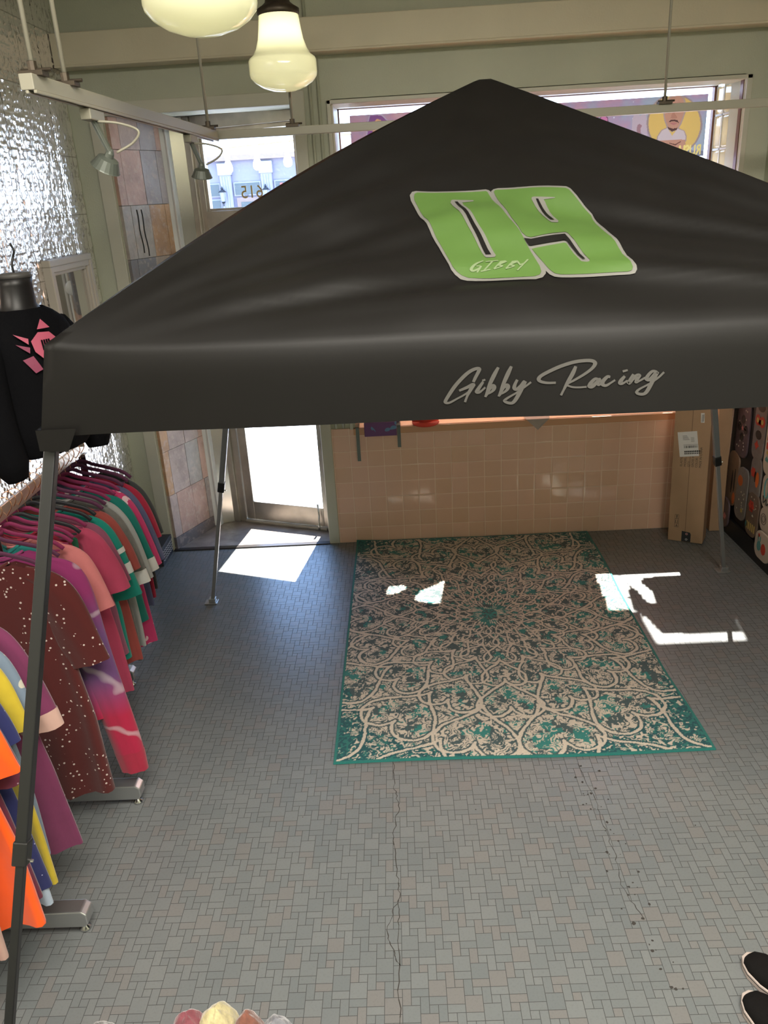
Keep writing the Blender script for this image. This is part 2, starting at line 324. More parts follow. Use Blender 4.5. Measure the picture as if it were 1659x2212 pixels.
DEC = {"N0":[[-0.2325,0.6032],[-0.045,0.613],[-0.0369,0.6081],[-0.0313,0.5997],[0.0599,0.2351],[0.0642,0.2164],[0.0627,0.1983],[0.0533,0.182],[0.0356,0.1722],[-0.1225,0.1927],[-0.1369,0.1989],[-0.149,0.2125],[-0.1576,0.2269],[-0.2473,0.5592],[-0.2497,0.5828],[-0.243,0.598]],"N9":[[-0.0116,0.6115],[0.1625,0.5726],[0.1712,0.5623],[0.199,0.4958],[0.2149,0.4648],[0.2255,0.4112],[0.2601,0.1997],[0.2647,0.1775],[0.2643,0.1671],[0.2588,0.1584],[0.2465,0.1573],[0.094,0.1762],[0.0803,0.1811],[0.0709,0.1918],[0.0638,0.2074],[0.0584,0.2233],[0.0343,0.3051],[0.0238,0.3333],[-0.03,0.5898],[-0.0311,0.6028],[-0.0243,0.6097]],"G0":[[-0.2285,0.5961],[-0.0456,0.6043],[-0.0409,0.5999],[0.0516,0.2273],[0.0528,0.2062],[0.0476,0.194],[0.034,0.1872],[-0.1182,0.2024],[-0.1343,0.2108],[-0.1448,0.222],[-0.1534,0.2361],[-0.2378,0.5598],[-0.2386,0.5779],[-0.2357,0.5904]],"G9a":[[-0.0123,0.6033],[0.1591,0.5631],[0.1663,0.5559],[0.1948,0.4925],[0.2112,0.4595],[0.2175,0.3954],[0.2535,0.1935],[0.2556,0.1749],[0.2528,0.1664],[0.2439,0.1642],[0.0955,0.1869],[0.0821,0.194],[0.0717,0.2121],[0.0407,0.2945],[0.0502,0.2966],[0.1181,0.3029],[0.1234,0.3005],[0.1449,0.2408],[0.1482,0.2276],[0.1596,0.2209],[0.1659,0.222],[0.1688,0.2302],[0.1317,0.3459],[0.1285,0.3498],[0.0427,0.3333],[0.032,0.3395],[0.0221,0.3553],[-0.0221,0.5848],[-0.0244,0.5971],[-0.0206,0.6039]],"W0":[[-0.1404,0.557],[-0.1361,0.5598],[-0.0801,0.5607],[-0.0826,0.5535],[-0.1122,0.5439],[-0.1096,0.5215],[-0.0468,0.2829],[-0.0502,0.2742],[-0.0702,0.2736],[-0.0752,0.2817],[-0.1433,0.5418]],"W9":[[0.07,0.5435],[0.0761,0.5439],[0.1286,0.5325],[0.1272,0.5303],[0.099,0.5302],[0.1022,0.5212],[0.1222,0.4199],[0.1183,0.4078],[0.1024,0.4071],[0.0965,0.4204],[0.0681,0.5369]],"K0":[[-0.1318,0.5484],[-0.1243,0.5487],[-0.0579,0.2858],[-0.071,0.2869]],"K9":[[0.0793,0.5349],[0.0852,0.5339],[0.1121,0.4236],[0.1027,0.4216],[0.0975,0.4394]],"K9b":[[0.0248,0.332],[0.0419,0.3255],[0.1241,0.3343],[0.1582,0.2335],[0.153,0.2349],[0.1241,0.3067],[0.1189,0.3096],[0.0398,0.304],[0.0344,0.3062]],"GIB":[[[-0.079,0.2587],[-0.0967,0.2469],[-0.109,0.2308],[-0.1076,0.2226],[-0.0942,0.2287],[-0.0861,0.2377],[-0.0973,0.2387]],[[-0.0861,0.2377],[-0.0968,0.2179]],[[-0.0737,0.2547],[-0.0435,0.2574]],[[-0.0567,0.2565],[-0.0796,0.2246]],[[-0.088,0.2213],[-0.0646,0.2271]],[[-0.0364,0.2535],[-0.0563,0.2286]],[[-0.0402,0.2527],[-0.0253,0.2524],[-0.0448,0.2415],[-0.0349,0.2363],[-0.0564,0.2276]],[[-0.0087,0.2503],[-0.0275,0.2275]],[[-0.0125,0.2496],[0.0023,0.2489],[-0.0171,0.2398],[-0.0078,0.2331],[-0.0284,0.226]],[[0.002,0.246],[0.0065,0.2356]],[[0.0268,0.2529],[-0.002,0.2167]],[[0.0045,0.2342],[0.0162,0.24]]],"SCR":[[[-0.1199,0.1296],[-0.116,0.1209],[-0.1074,0.1025],[-0.1131,0.0996],[-0.1256,0.1043],[-0.1396,0.115],[-0.1582,0.1355],[-0.1721,0.1564],[-0.1798,0.1717],[-0.1719,0.1747],[-0.1547,0.1661],[-0.1344,0.1547],[-0.1219,0.1436]],[[-0.1502,0.1477],[-0.133,0.1409],[-0.1199,0.1352],[-0.1266,0.1484],[-0.1321,0.1597],[-0.1373,0.1745]],[[-0.0986,0.1298],[-0.1103,0.1481],[-0.1102,0.153],[-0.104,0.1516],[-0.0937,0.1425]],[[-0.1005,0.1275],[-0.0939,0.1251]],[[-0.0661,0.0988],[-0.0753,0.1162],[-0.0859,0.1402],[-0.0935,0.1646]],[[-0.092,0.1613],[-0.0852,0.1468],[-0.0781,0.1395],[-0.075,0.1423],[-0.0765,0.1494],[-0.0842,0.1557],[-0.092,0.1587]],[[-0.038,0.0978],[-0.0456,0.1142],[-0.0563,0.1397],[-0.0648,0.1644]],[[-0.0632,0.1618],[-0.0562,0.1463],[-0.0485,0.1394],[-0.0453,0.1421],[-0.0468,0.1493],[-0.0546,0.1562],[-0.0623,0.1592]],[[-0.0252,0.128],[-0.0304,0.1391],[-0.0313,0.1472],[-0.026,0.1494],[-0.0167,0.1419],[-0.0097,0.1334],[-0.0173,0.1517],[-0.028,0.172],[-0.0357,0.18],[-0.0456,0.179],[-0.0519,0.1744],[-0.0451,0.1681],[-0.0266,0.1572],[-0.0111,0.1464],[0.0043,0.1346]],[[0.0569,0.138],[0.0384,0.1376],[0.0244,0.1338],[0.0207,0.1282],[0.0259,0.1213],[0.0445,0.1115],[0.0692,0.1014],[0.097,0.094],[0.1217,0.092],[0.1356,0.0939],[0.1402,0.0998],[0.1339,0.1096],[0.1185,0.121],[0.0969,0.1335],[0.0809,0.1425],[0.0908,0.1487],[0.1061,0.1503],[0.1221,0.1497]],[[0.0995,0.1036],[0.0923,0.1199],[0.08,0.1418],[0.0677,0.1666]],[[0.1476,0.1344],[0.14,0.1331],[0.1313,0.1414],[0.1285,0.1486],[0.1337,0.1498],[0.1424,0.1418],[0.1498,0.1338],[0.146,0.143],[0.1475,0.1472],[0.1552,0.1424]],[[0.1722,0.1304],[0.1661,0.1295],[0.1568,0.1386],[0.1558,0.1456],[0.1629,0.1485],[0.1721,0.1438],[0.1823,0.1372]],[[0.2029,0.1295],[0.1951,0.1387],[0.1935,0.145],[0.1987,0.1453],[0.2089,0.1394]],[[0.1984,0.1192],[0.2091,0.1168]],[[0.2213,0.1263],[0.2151,0.1365],[0.211,0.1458],[0.219,0.1366],[0.2295,0.1292],[0.2326,0.1309],[0.2273,0.1402],[0.2272,0.1444],[0.238,0.1391],[0.2457,0.1347]],[[0.2704,0.1232],[0.2612,0.1218],[0.2519,0.1303],[0.2487,0.138],[0.2548,0.1399],[0.2632,0.1324],[0.2704,0.1242],[0.2609,0.1434],[0.2499,0.1637],[0.2421,0.1707],[0.2315,0.1699],[0.2275,0.1658],[0.2331,0.1597],[0.2531,0.1494],[0.2717,0.1376],[0.2857,0.1249]]]}
PST = {"hair":[[-0.105,2.658],[-0.071,2.66],[-0.033,2.654],[-0.004,2.625],[0.006,2.601],[0.006,2.574],[0.022,2.542],[0.012,2.523],[-0.023,2.505],[-0.081,2.484],[-0.116,2.486],[-0.13,2.534],[-0.125,2.581],[-0.118,2.62]],"face":[[-0.063,2.64],[-0.042,2.631],[-0.029,2.603],[-0.031,2.568],[-0.045,2.538],[-0.04,2.522],[-0.032,2.505],[-0.072,2.484],[-0.08,2.5],[-0.082,2.54],[-0.096,2.564],[-0.094,2.599],[-0.086,2.622]],"pinkbody":[[-0.162,2.441],[-0.141,2.496],[-0.123,2.506],[-0.081,2.484],[-0.1,2.462]],"mouth":[[-0.079,2.559],[-0.066,2.556],[-0.051,2.558],[-0.064,2.55]],"eyeL":[[-0.087,2.604],[-0.076,2.606],[-0.072,2.602],[-0.083,2.601]],"eyeR":[[-0.05,2.602],[-0.04,2.604],[-0.035,2.599],[-0.046,2.599]],"disc":[[1.922,2.501],[1.921,2.465],[1.912,2.432],[1.896,2.402],[1.873,2.377],[1.844,2.36],[1.811,2.349],[1.775,2.347],[1.739,2.353],[1.704,2.367],[1.672,2.388],[1.644,2.416],[1.623,2.448],[1.609,2.482],[1.602,2.518],[1.604,2.554],[1.613,2.587],[1.63,2.616],[1.653,2.639],[1.682,2.657],[1.714,2.666],[1.749,2.668],[1.785,2.662],[1.819,2.649],[1.851,2.629],[1.878,2.602],[1.899,2.571],[1.914,2.537]],"head":[[1.72,2.649],[1.74,2.665],[1.773,2.665],[1.802,2.649],[1.815,2.614],[1.814,2.567],[1.799,2.516],[1.783,2.487],[1.75,2.476],[1.725,2.494],[1.705,2.539],[1.694,2.591],[1.71,2.624]],"stache":[[1.723,2.52],[1.736,2.533],[1.755,2.535],[1.779,2.53],[1.79,2.512],[1.783,2.517],[1.756,2.526],[1.732,2.523]],"lips":[[1.731,2.516],[1.756,2.521],[1.781,2.513],[1.758,2.503]],"beye1":[[1.712,2.579],[1.733,2.58],[1.733,2.573],[1.714,2.573]],"beye2":[[1.77,2.582],[1.796,2.583],[1.797,2.576],[1.773,2.574]],"nose":[[1.743,2.571],[1.757,2.572],[1.778,2.543],[1.769,2.54],[1.75,2.541],[1.736,2.543]],"beard":[[1.72,2.497],[1.735,2.49],[1.754,2.484],[1.783,2.489],[1.779,2.476],[1.751,2.469],[1.729,2.481]],"tee":[[1.667,2.445],[1.688,2.477],[1.721,2.49],[1.753,2.445],[1.783,2.483],[1.822,2.467],[1.837,2.436],[1.834,2.41],[1.742,2.404],[1.664,2.419]],"arms":[[1.664,2.419],[1.74,2.422],[1.836,2.419],[1.839,2.39],[1.822,2.353],[1.745,2.367],[1.663,2.402]],"armline":[[1.741,2.406],[1.776,2.396],[1.808,2.411],[1.811,2.407],[1.776,2.389],[1.739,2.402]],"letter1":[[1.252,2.583],[1.298,2.578],[1.276,2.552],[1.248,2.562]],"letter2":[[1.295,2.545],[1.312,2.573],[1.332,2.58],[1.349,2.565],[1.355,2.525]],"tank":[[1.501,2.473],[1.501,2.548],[1.513,2.581],[1.532,2.58],[1.551,2.566],[1.568,2.578],[1.587,2.575],[1.602,2.425],[1.559,2.436]],"tankmark":[[1.532,2.496],[1.536,2.517],[1.549,2.522],[1.564,2.511],[1.555,2.495],[1.56,2.465],[1.549,2.455],[1.536,2.471]],"rush":[[1.901,2.334]],"rushh":[[1.841,2.357],[1.957,2.35],[1.965,2.319],[1.938,2.298],[1.854,2.325]]}
# ------------------------------------------------------------------ room shell
YW=5.01; XL=-1.80; XR=2.16; ZC=3.62; YB=-4.8
struct('floor',MB().box(XL-.1,XR+.1,YB,YW,-.1,0),Mfloor)
struct('ceiling',MB().box(XL-.1,XR+.1,YB,YW+.2,ZC,ZC+.1),Mceil)
struct('wall_back',MB().box(XL-.1,XR+.1,YB-.1,YB,0,ZC),Mwall)
struct('wall_right',MB().box(XR,XR+.12,YB,YW+.22,0,ZC),Mwall)
lw=struct('wall_left',MB().box(XL-.15,XL,YB,YW+.22,0,ZC),Mwall)
MB().box(XL,XL+.006,.5,2.40,0,ZC).build('tin_cladding',Mtin,lw)
# pressed relief of the part that shows
ty=np.arange(2.40,YW-.0349,.0075); tz=np.arange(0,3.4,.0075); TYg,TZg=np.meshgrid(ty,tz)
pc=.1525; uu=(TYg-4.15)/pc; vv=(TZg-2.802)/pc; uc=uu-np.floor(uu)-.5; vc=vv-np.floor(vv)-.5; par=(np.floor(uu)+np.floor(vv))%2
rc_=np.hypot(uc,vc); tc_=np.arctan2(vc,uc); sg_=np.where(par>0,1,-1)
hh=.9*np.exp(-((rc_-.40)/.035)**2)*(.55+.45*np.cos(10*tc_))+.9*np.exp(-(rc_/.10)**2)*(.6+.4*np.cos(6*tc_))
hh+=.9*np.exp(-(np.sin(2*tc_+sg_*rc_*17)/.38)**2)*np.exp(-((rc_-.27)/.11)**2)+.6*np.exp(-(np.sin(4*tc_-sg_*rc_*9)/.4)**2)*np.exp(-((rc_-.53)/.08)**2)
hh+=.5*np.exp(-((np.abs(uc)-.5)/.03)**2)+.5*np.exp(-((np.abs(vc)-.5)/.03)**2)
rs_=np.random.default_rng(9); wob=sum(np.sin(TYg*a_+TZg*b_+p_) for a_,b_,p_ in rs_.uniform(-16,16,(7,3)))*.10
nzt=rs_.normal(0,1,TYg.shape); nzt=(nzt+np.roll(nzt,1,0)+np.roll(nzt,1,1)+np.roll(nzt,-1,0)+np.roll(nzt,-1,1))/5
hx=XL+.006+.0064*hh+.006*wob+.0009*nzt
sv_=np.abs((TYg-4.15)/.57-np.round((TYg-4.15)/.57))*.57; hx-=np.where(sv_<.005,.004,0)
W2=len(ty); id2=np.arange(W2*len(tz)).reshape(len(tz),W2)
me=bpy.data.meshes.new('tin_relief'); me.from_pydata(np.stack([hx,TYg,TZg],-1).reshape(-1,3).tolist(),[],np.stack([id2[:-1,:-1],id2[:-1,1:],id2[1:,1:],id2[1:,:-1]],-1).reshape(-1,4).tolist()); me.update(); me.materials.append(Mtin)
for p in me.polygons: p.use_smooth=True
tr_=bpy.data.objects.new('tin_relief',me); C.objects.link(tr_); tr_.parent=lw
fw=MB()
fw.box(XL,-1.61,YW,YW+.2,0,ZC); fw.box(-1.61,-.53,YW,YW+.2,2.70,ZC); fw.box(-.53,-.316,YW,YW+.2,0,ZC)
fw.box(-.316,2.0,YW,YW+.2,2.69,ZC); fw.box(2.0,XR,YW,YW+.2,0,ZC); fw.box(-.316,2.0,YW,YW+.2,0,.80)
wf=struct('wall_front',fw,Mwall)
MB().box(-.462,XR,YW-.012,YW,0,.805).build('pink_tile_wainscot',Mtile,wf)
struct('trim_1',MB().box(XL+.01,XR,YW-.13,YW,2.945,3.10).box(XL+.01,XR,YW-.135,YW,2.935,2.947),Mbeam,bevel=.004)
t2=MB().box(-1.69,-1.612,YW-.022,YW,0,2.77).box(-1.69,-.46,YW-.020,YW,2.70,2.77).box(-.532,-.462,YW-.022,YW,0,2.77)
struct('trim_2',t2,Mtrim,bevel=.004)
# painted conduits beside the door head
cd=MB().tube([(-.425,YW-.012,2.93),(-.425,YW-.012,.81)],.009).tube([(-.378,YW-.012,2.93),(-.378,YW-.012,.81)],.009).tube([(-.425,YW-.012,3.6),(-.425,YW-.012,3.1)],.009)
tag(cd.build('wall_conduit',Mwall,smooth=True),'pair of thin painted pipes running up the wall between door and window','pipe')
# recess of the street door
A=Vector((-1.223,5.489,0)); B=Vector((-.545,5.225,0)); E=(B-A); DL=E.length; e=E/DL; nrm=Vector((-e.y,e.x,0))
struct('wall_recess',MB().prism([(-1.62,5.21),(-1.62,5.013),(-1.61,5.013),(-1.42,5.415),(-1.36,5.45),(-1.36,5.75),(-2.1,5.75),(-2.1,5.21)],-.05,2.90).prism([(-.53,5.08),(-.316,5.08),(-.316,5.6),(-.53,5.6),(-.545,5.30),(-.545,5.20)],0,2.90),Mwall)
struct('ceiling_recess',MB().box(-1.62,-.316,YW+.001,5.75,2.72,2.90),Mwhite)
struct('floor_recess',MB().prism([(-1.61,5.01),(-.53,5.01),(-.53,5.75),(-1.61,5.75)],-.1,.004),None or mat('slate_floor',(.30,.25,.22),.3,noise=.35,nscale=7,bump=.4,bscale=14))
struct('trim_3',MB().box(-1.61,-.53,YW-.03,YW+.012,0,.008),mat('dark_threshold_strip',(.05,.045,.045),.3,metal=.6),bevel=.002)
# slate cladding tiles on the recess wall
S0=Vector((-1.605,5.012,0)); S1=Vector((-1.425,5.405,0)); sv=(S1-S0); SLn=sv.length; sv/=SLn; sn=Vector((sv.y,-sv.x,0))
mb=MB(); cols=[]; random.seed(3)
pal=[(.42,.36,.345),(.50,.39,.35),(.40,.36,.365),(.60,.36,.20),(.56,.36,.29),(.46,.42,.38),(.62,.40,.33)]
zrow=[0,.09]+[.09+.305*k for k in range(1,10)]
for k in range(len(zrow)-1):
    z0,z1=zrow[k],min(zrow[k+1],2.70); xs=[0,.075,.24,.385,SLn] if k%2 else [0,.06,.23,.37,SLn]
    if z0>=2.7: break
    if k==0: xs=[0,SLn]
    for a,b in zip(xs[:-1],xs[1:]):
        c=random.choice(pal)
        if k==7 and a>.2 and b<.4: c=(.56,.33,.17)
        if k==6: c=(.42,.34,.27) if a>.2 else (.22,.22,.24)
        if k==0: c=(.16,.15,.17)
        p=S0+sv*((a+b)/2)+Vector((0,0,(z0+z1)/2))+sn*(.006+random.random()*.003)
        n0=len(mb.f); mb.obox(p,sv*((b-a)/2-.0015),sn*.012,Vector((0,0,(z1-z0)/2-.0015))); cols+= [c]*6
o=mb.build('slate_cladding',Mslate,bpy.data.objects['wall_recess'])
ca=o.data.color_attributes.new('tile','FLOAT_COLOR','CORNER')
for p in o.data.polygons:
    for li in p.loop_indices: ca.data[li].color=(*cols[p.index],1)
# dark splits in one slab
mb=MB()
for s0,w,zz0,zz1 in ((.115,.010,1.95,2.20),(.155,.010,1.93,2.20)):
    L_=[(s0+.004*math.sin(k*1.3)+.012*(7-k)/7,zz0+(zz1-zz0)*k/7) for k in range(8)]
    for a,b in zip(L_[:-1],L_[1:]):
        p0=S0+sv*a[0]+sn*.022; p1=S0+sv*b[0]+sn*.022
        mb.add([p0+Vector((0,0,a[1])),p0+sv*w+Vector((0,0,a[1])),p1+sv*w+Vector((0,0,b[1])),p1+Vector((0,0,b[1]))],[(0,1,2,3)])
mb.build('slate_crack',mat('dark_split_fill',(.01,.008,.006),.9),bpy.data.objects['wall_recess'])
# casings and metal post left of the door
def wallseg(p,q,th,z0,z1): 
    p=Vector((*p,0));q=Vector((*q,0)); d=(q-p); n=Vector((-d.y,d.x,0)).normalized()*th
    return MB().prism([(v.x,v.y) for v in (p,q,q+n,p+n)],z0,z1)
struct('trim_4',wallseg((-1.425,5.40),(-1.375,5.425),.05,.004,2.72).prism([(-1.385,5.41),(-1.37,5.40),(-1.35,5.45),(-1.37,5.46)],.004,2.72),Mwhite,bevel=.005)
struct('trim_5',wallseg((-1.36,5.435),(-1.275,5.475),.06,.004,2.72),mat('satin_metal_panel',(.70,.67,.60),.22,metal=.8),bevel=.004)
# door, frame and transom, all laid along A -> B
def dbox(mb,s0,s1,z0,z1,d0,d1): 
    p=A+e*((s0+s1)/2)+nrm*((d0+d1)/2)+Vector((0,0,(z0+z1)/2)); return mb.obox(p,e*((s1-s0)/2),nrm*((d1-d0)/2),Vector((0,0,(z1-z0)/2)))
dr=bpy.data.objects.new('door_1',None); C.objects.link(dr); dr.location=A; dr['kind']='structure'
mb=MB(); dbox(mb,-.06,-.005,.004,2.72,-.03,.06); dbox(mb,-.005,.045,.004,2.72,-.01,.06); dbox(mb,DL-.012,DL+.02,.004,2.72,-.02,.06)
dbox(mb,.045,DL-.012,2.06,2.165,-.03,.05); dbox(mb,.045,DL-.012,2.64,2.72,-.02,.05); dbox(mb,.045,DL-.012,.004,.022,-.03,.06)
mb.build('door_frame',Mmetal,dr,bevel=.003)
mb=MB(); dbox(mb,.05,.115,.026,2.055,0,.04); dbox(mb,DL-.045,DL-.016,.026,2.055,0,.04); dbox(mb,.115,DL-.045,.026,.165,0,.04); dbox(mb,.115,DL-.045,1.985,2.055,0,.04)
mb.build('door_leaf',Mmetal,dr,bevel=.003)
mb=MB(); dbox(mb,.115,DL-.045,.165,1.985,.018,.024); mb.build('door_glass',Mglass,dr)
mb=MB(); dbox(mb,.045,.062,2.165,2.64,0,.03); dbox(mb,DL-.026,DL-.012,2.165,2.64,0,.03); dbox(mb,.062,DL-.026,2.165,2.18,0,.03);dbox(mb,.062,DL-.026,2.615,2.64,0,.03)
mb.build('transom_frame',Mmetal,dr,bevel=.002)
mb=MB(); dbox(mb,.062,DL-.026,2.18,2.615,.012,.018); mb.build('transom_glass',Mglass,dr)
mb=MB(); p=A+e*(DL-.075)-nrm*.02; mb.tube([p+Vector((0,0,.20)),p+Vector((.004,0,.12)),p+Vector((0,-.02,.05)),p+Vector((0,-.03,.015))],.007).build('door_stop',Mchrome,dr,smooth=True)
# unseen sheet added on the door glass to cut off the sun patch
mb=MB(); dbox(mb,.10,DL-.04,.99,1.90,.004,.008)
Mposterback,_,_=thin('poster_paper',(.35,.33,.33),1,.15)
tag(mb.build('door_sun_mask',Mposterback),'unseen paper poster added on the street door glass to limit the sun patch','poster')
# ------------------------------------------------------------------ shop window
wn=bpy.data.objects.new('window_1',None); C.objects.link(wn); wn.location=(.85,5.2,.8); wn['kind']='structure'
YG=5.45; X0,X1=-.316,2.0
MB().box(X0-.10,XR+.12,YW+.2,YG+.06,2.72,2.80).box(X0-.22,X0,YW+.2,YG+.06,0,2.72).build('display_box_shell',Mwall,wn)
MB().box(X0,X1+.02,YW-.02,YG,.76,.805).build('window_sill',mat('peach_sill_tile',(.66,.36,.2),.3),wn,bevel=.003)
mb=MB().box(X0-.022,X0,YW-.02,YW,.80,2.712).box(X1,X1+.03,YW-.02,YW,.80,2.712).box(X0-.022,X1+.03,YW-.02,YW,2.69,2.712)
mb.box(X0,X0+.012,YW,YG,.8,2.70).box(X0,X1,YW,YG,2.705,2.72)
mb.build('window_casing',Mtrim,wn,bevel=.003)
Mrail=mat('bronze_window_rail',(.16,.07,.05),.35,metal=.5)
MB().box(X0,X0+.02,YG-.01,YG+.03,.8,2.71).box(X1-.01,X1+.01,YG-.01,YG+.03,.8,2.71).box(X0,X1,YG-.01,YG+.03,2.70,2.712).box(X0,X1,YG-.01,YG+.03,.80,.83).build('glazing_rail',Mrail,wn)
MB().box(X0+.02,X1-.01,YG+.008,YG+.014,.83,2.70).build('window_glass',Mglass,wn)
MB().box(X1+.0,X1+.006,YW+.03,YW+.04,.83,2.70).box(X1-.004,X1+.008,YW+.02,YW+.06,.83,2.70).build('side_rail',Mrail,wn)
# glass block return on the right of the display box
Mblock,_,_=thin('glass_block',(.70,.56,.38),1,.85,gl=1)
mb=MB(); ZB=.83
ys=[YW+.07,YW+.19,YW+.31,YG-.012]
k=0
while ZB+.19*k<2.68:
    for a,b in zip(ys[:-1],ys[1:]): mb.box(X1+.004,X1+.06,a+.006,b-.006,ZB+.19*k+.006,min(ZB+.19*(k+1),2.7)-.006)
    k+=1
mb.build('glass_block_panel',Mblock,wn,bevel=.012)
mb=MB()
for yy in ys: mb.box(X1+.002,X1+.05,yy-.006,yy+.006,ZB,2.70)
for q in range(k+1): mb.box(X1+.002,X1+.05,YW+.06,YG,ZB+.19*q-.006,ZB+.19*q+.006)
mb.build('block_grout',Mwhite,wn)
# unseen vinyl mask added on the lower glass, gaps shaped to place sun patches
holes=[[(.03,1.40),(.05,1.53),(.12,1.50),(.165,1.43),(.13,1.39)],[(.225,1.62),(.245,1.50),(.30,1.44),(.37,1.36),(.385,1.36),(.375,1.69),(.28,1.66)],
[(1.29,1.335),(1.40,1.34),(1.46,1.40),(1.47,1.55),(1.45,1.70),(1.47,1.92),(1.33,1.90),(1.31,1.6)],[(1.44,1.36),(1.80,1.345),(1.84,1.37),(1.80,1.40),(1.56,1.41),(1.55,1.50),(1.60,1.66),(1.60,1.79),(1.55,1.78),(1.52,1.62),(1.45,1.45)],
[(1.38,1.92),(1.50,1.92),(1.60,2.30),(1.50,2.30)],[(1.52,2.18),(1.70,2.205),(1.985,2.215),(1.985,2.33),(1.80,2.33),(1.52,2.33)]]
def inside(x,z,P):
    c=False; n=len(P)
    for i in range(n):
        (x1,z1),(x2,z2)=P[i],P[(i+1)%n]
        if (z1>z)!=(z2>z) and x<(x2-x1)*(z-z1)/(z2-z1)+x1: c=not c
    return c
mb=MB(); cw=.015; nx=int((X1-.012-X0-.02)/cw); nz=int((2.32-.83)/cw)
for b in range(nz):
    run=None
    for a in range(nx+1):
        xa=X0+.02+a*cw; zc=.83+(b+.5)*cw
        solid=a<nx and not any(inside(xa+cw/2,zc,P) for P in holes)
        if solid and run is None: run=xa
        if not solid and run is not None:
            mb.add([(run,YG-.004,zc-cw/2),(xa,YG-.004,zc-cw/2),(xa,YG-.004,zc+cw/2),(run,YG-.004,zc+cw/2)],[(0,1,2,3)]); run=None
Mvin,va,vb=thin('orange_mask_vinyl',(.62,.34,.20),1,.45)
tag(mb.build('window_sun_mask',Mvin),'unseen orange vinyl added on the lower window glass, gaps shaped to place sun patches','window vinyl')
def text_mesh(s,size,extr=0,align='CENTER'):
    cu=bpy.data.curves.new('t','FONT'); cu.body=s; cu.size=size; cu.align_x=align; cu.align_y='CENTER'; cu.extrude=extr
    o=bpy.data.objects.new('t',cu); C.objects.link(o); bpy.context.view_layer.update()
    me=bpy.data.meshes.new_from_object(o.evaluated_get(bpy.context.evaluated_depsgraph_get()))
    bpy.data.objects.remove(o); return me
# galaxy mural on the upper glass
Mgal,ga,gb=thin('galaxy_print',(.5,.4,.5),1,.88)
t=Mgal.node_tree; x,y,z,g=posN(Mgal); n=noiseN(Mgal,g,3.2,4,.6); n2=noiseN(Mgal,vec(Mgal,x+7.3,y,z),4.5,3)
rp=t.nodes.new('ShaderNodeValToRGB'); cr=rp.color_ramp; cr.elements[0].position=.30; cr.elements[0].color=(.125,.118,.108,1); cr.elements[1].position=.72; cr.elements[1].color=(.20,.125,.10,1)
for p_,c_ in ((.42,(.118,.112,.108,1)),(.50,(.135,.088,.098,1)),(.60,(.175,.082,.085,1))): q=cr.elements.new(p_); q.color=c_
t.links.new(n.s,rp.inputs[0])
vo=t.nodes.new('ShaderNodeTexVoronoi'); vo.inputs['Scale'].default_value=16; t.links.new(g,vo.inputs['Vector'])
st=LT(N(vo.outputs['Distance']),.09); cgal=mixc(Mgal,st*.8,rp.outputs[0],(.28,.24,.22))
t.links.new(cgal,ga.inputs[0]); t.links.new(cgal,gb.inputs[0])

def pcol(c): return (c[0]*.32,c[1]*.28,c[2]*.25)
def sc_(P_,k1,k2): cx_=sum(p[0] for p in P_)/len(P_); cz_=sum(p[1] for p in P_)/len(P_); return [((p[0]-cx_)*k1+cx_,(p[1]-cz_)*k2+cz_) for p in P_]
lay=[('tank',PST['tank'],(.54,.42,.42)),('tm',PST['tankmark'],(.36,.2,.2)),('h0',sc_(PST['hair'],1.10,1.06),(.50,.42,.48)),('hair',PST['hair'],(.24,.10,.24)),('pb',PST['pinkbody'],(.60,.26,.32)),('face',PST['face'],(.70,.38,.20)),
 ('m',PST['mouth'],(.45,.15,.12)),('e',PST['eyeL'],(.1,.05,.05)),('e2',PST['eyeR'],(.1,.05,.05)),('disc0',sc_(PST['disc'],1.07,1.05),(.36,.26,.22)),('disc',PST['disc'],(.70,.46,.13)),('ho',sc_(PST['head'],1.16,1.10),(.42,.30,.24)),
 ('to',sc_(PST['tee'],1.08,1.1),(.42,.30,.24)),('tee',PST['tee'],(.60,.48,.43)),('arms',PST['arms'],(.52,.27,.17)),('head',PST['head'],(.52,.27,.17)),('nose',PST['nose'],(.44,.21,.13)),('st',PST['stache'],(.10,.05,.04)),('lips',PST['lips'],(.46,.19,.15)),
 ('b1',PST['beye1'],(.08,.04,.03)),('b2',PST['beye2'],(.08,.04,.03)),('bd',PST['beard'],(.12,.06,.05)),('al',PST['armline'],(.15,.07,.05)),('l0',sc_(PST['letter1'],1.2,1.2),(.12,.06,.08)),('l1',PST['letter1'],(.62,.22,.36)),('l2',sc_(PST['letter2'],1.2,1.15),(.12,.06,.08)),('l3',PST['letter2'],(.62,.22,.36)),('ws',PST['rushh'],(.22,.22,.26))]
tmr=text_mesh('RUSH',.080); rxz=PST['rush'][0]
for ox_,oz_ in ((-.003,0),(.003,0),(0,.003),(0,-.002)):
    for p_ in tmr.polygons: lay.append(('w',[(rxz[0]-.032+ox_-tmr.vertices[q].co.x*.70,rxz[1]+.020+oz_+tmr.vertices[q].co.y) for q in p_.vertices],(.86,.66,.20)))
bpy.data.meshes.remove(tmr)
gx0,gx1,gz0,gz1=-.232,1.955,2.32,2.665; cxn,czn=720,116
v=[];f=[];cl=[]
for b_ in range(czn+1):
    for a_ in range(cxn+1): v.append((gx0+(gx1-gx0)*a_/cxn,YG-.006,gz0+(gz1-gz0)*b_/czn))
gc=np.zeros((czn,cxn,4))
xc=gx0+(gx1-gx0)*(np.arange(cxn)+.5)/cxn; zc=gz0+(gz1-gz0)*(np.arange(czn)+.5)/czn
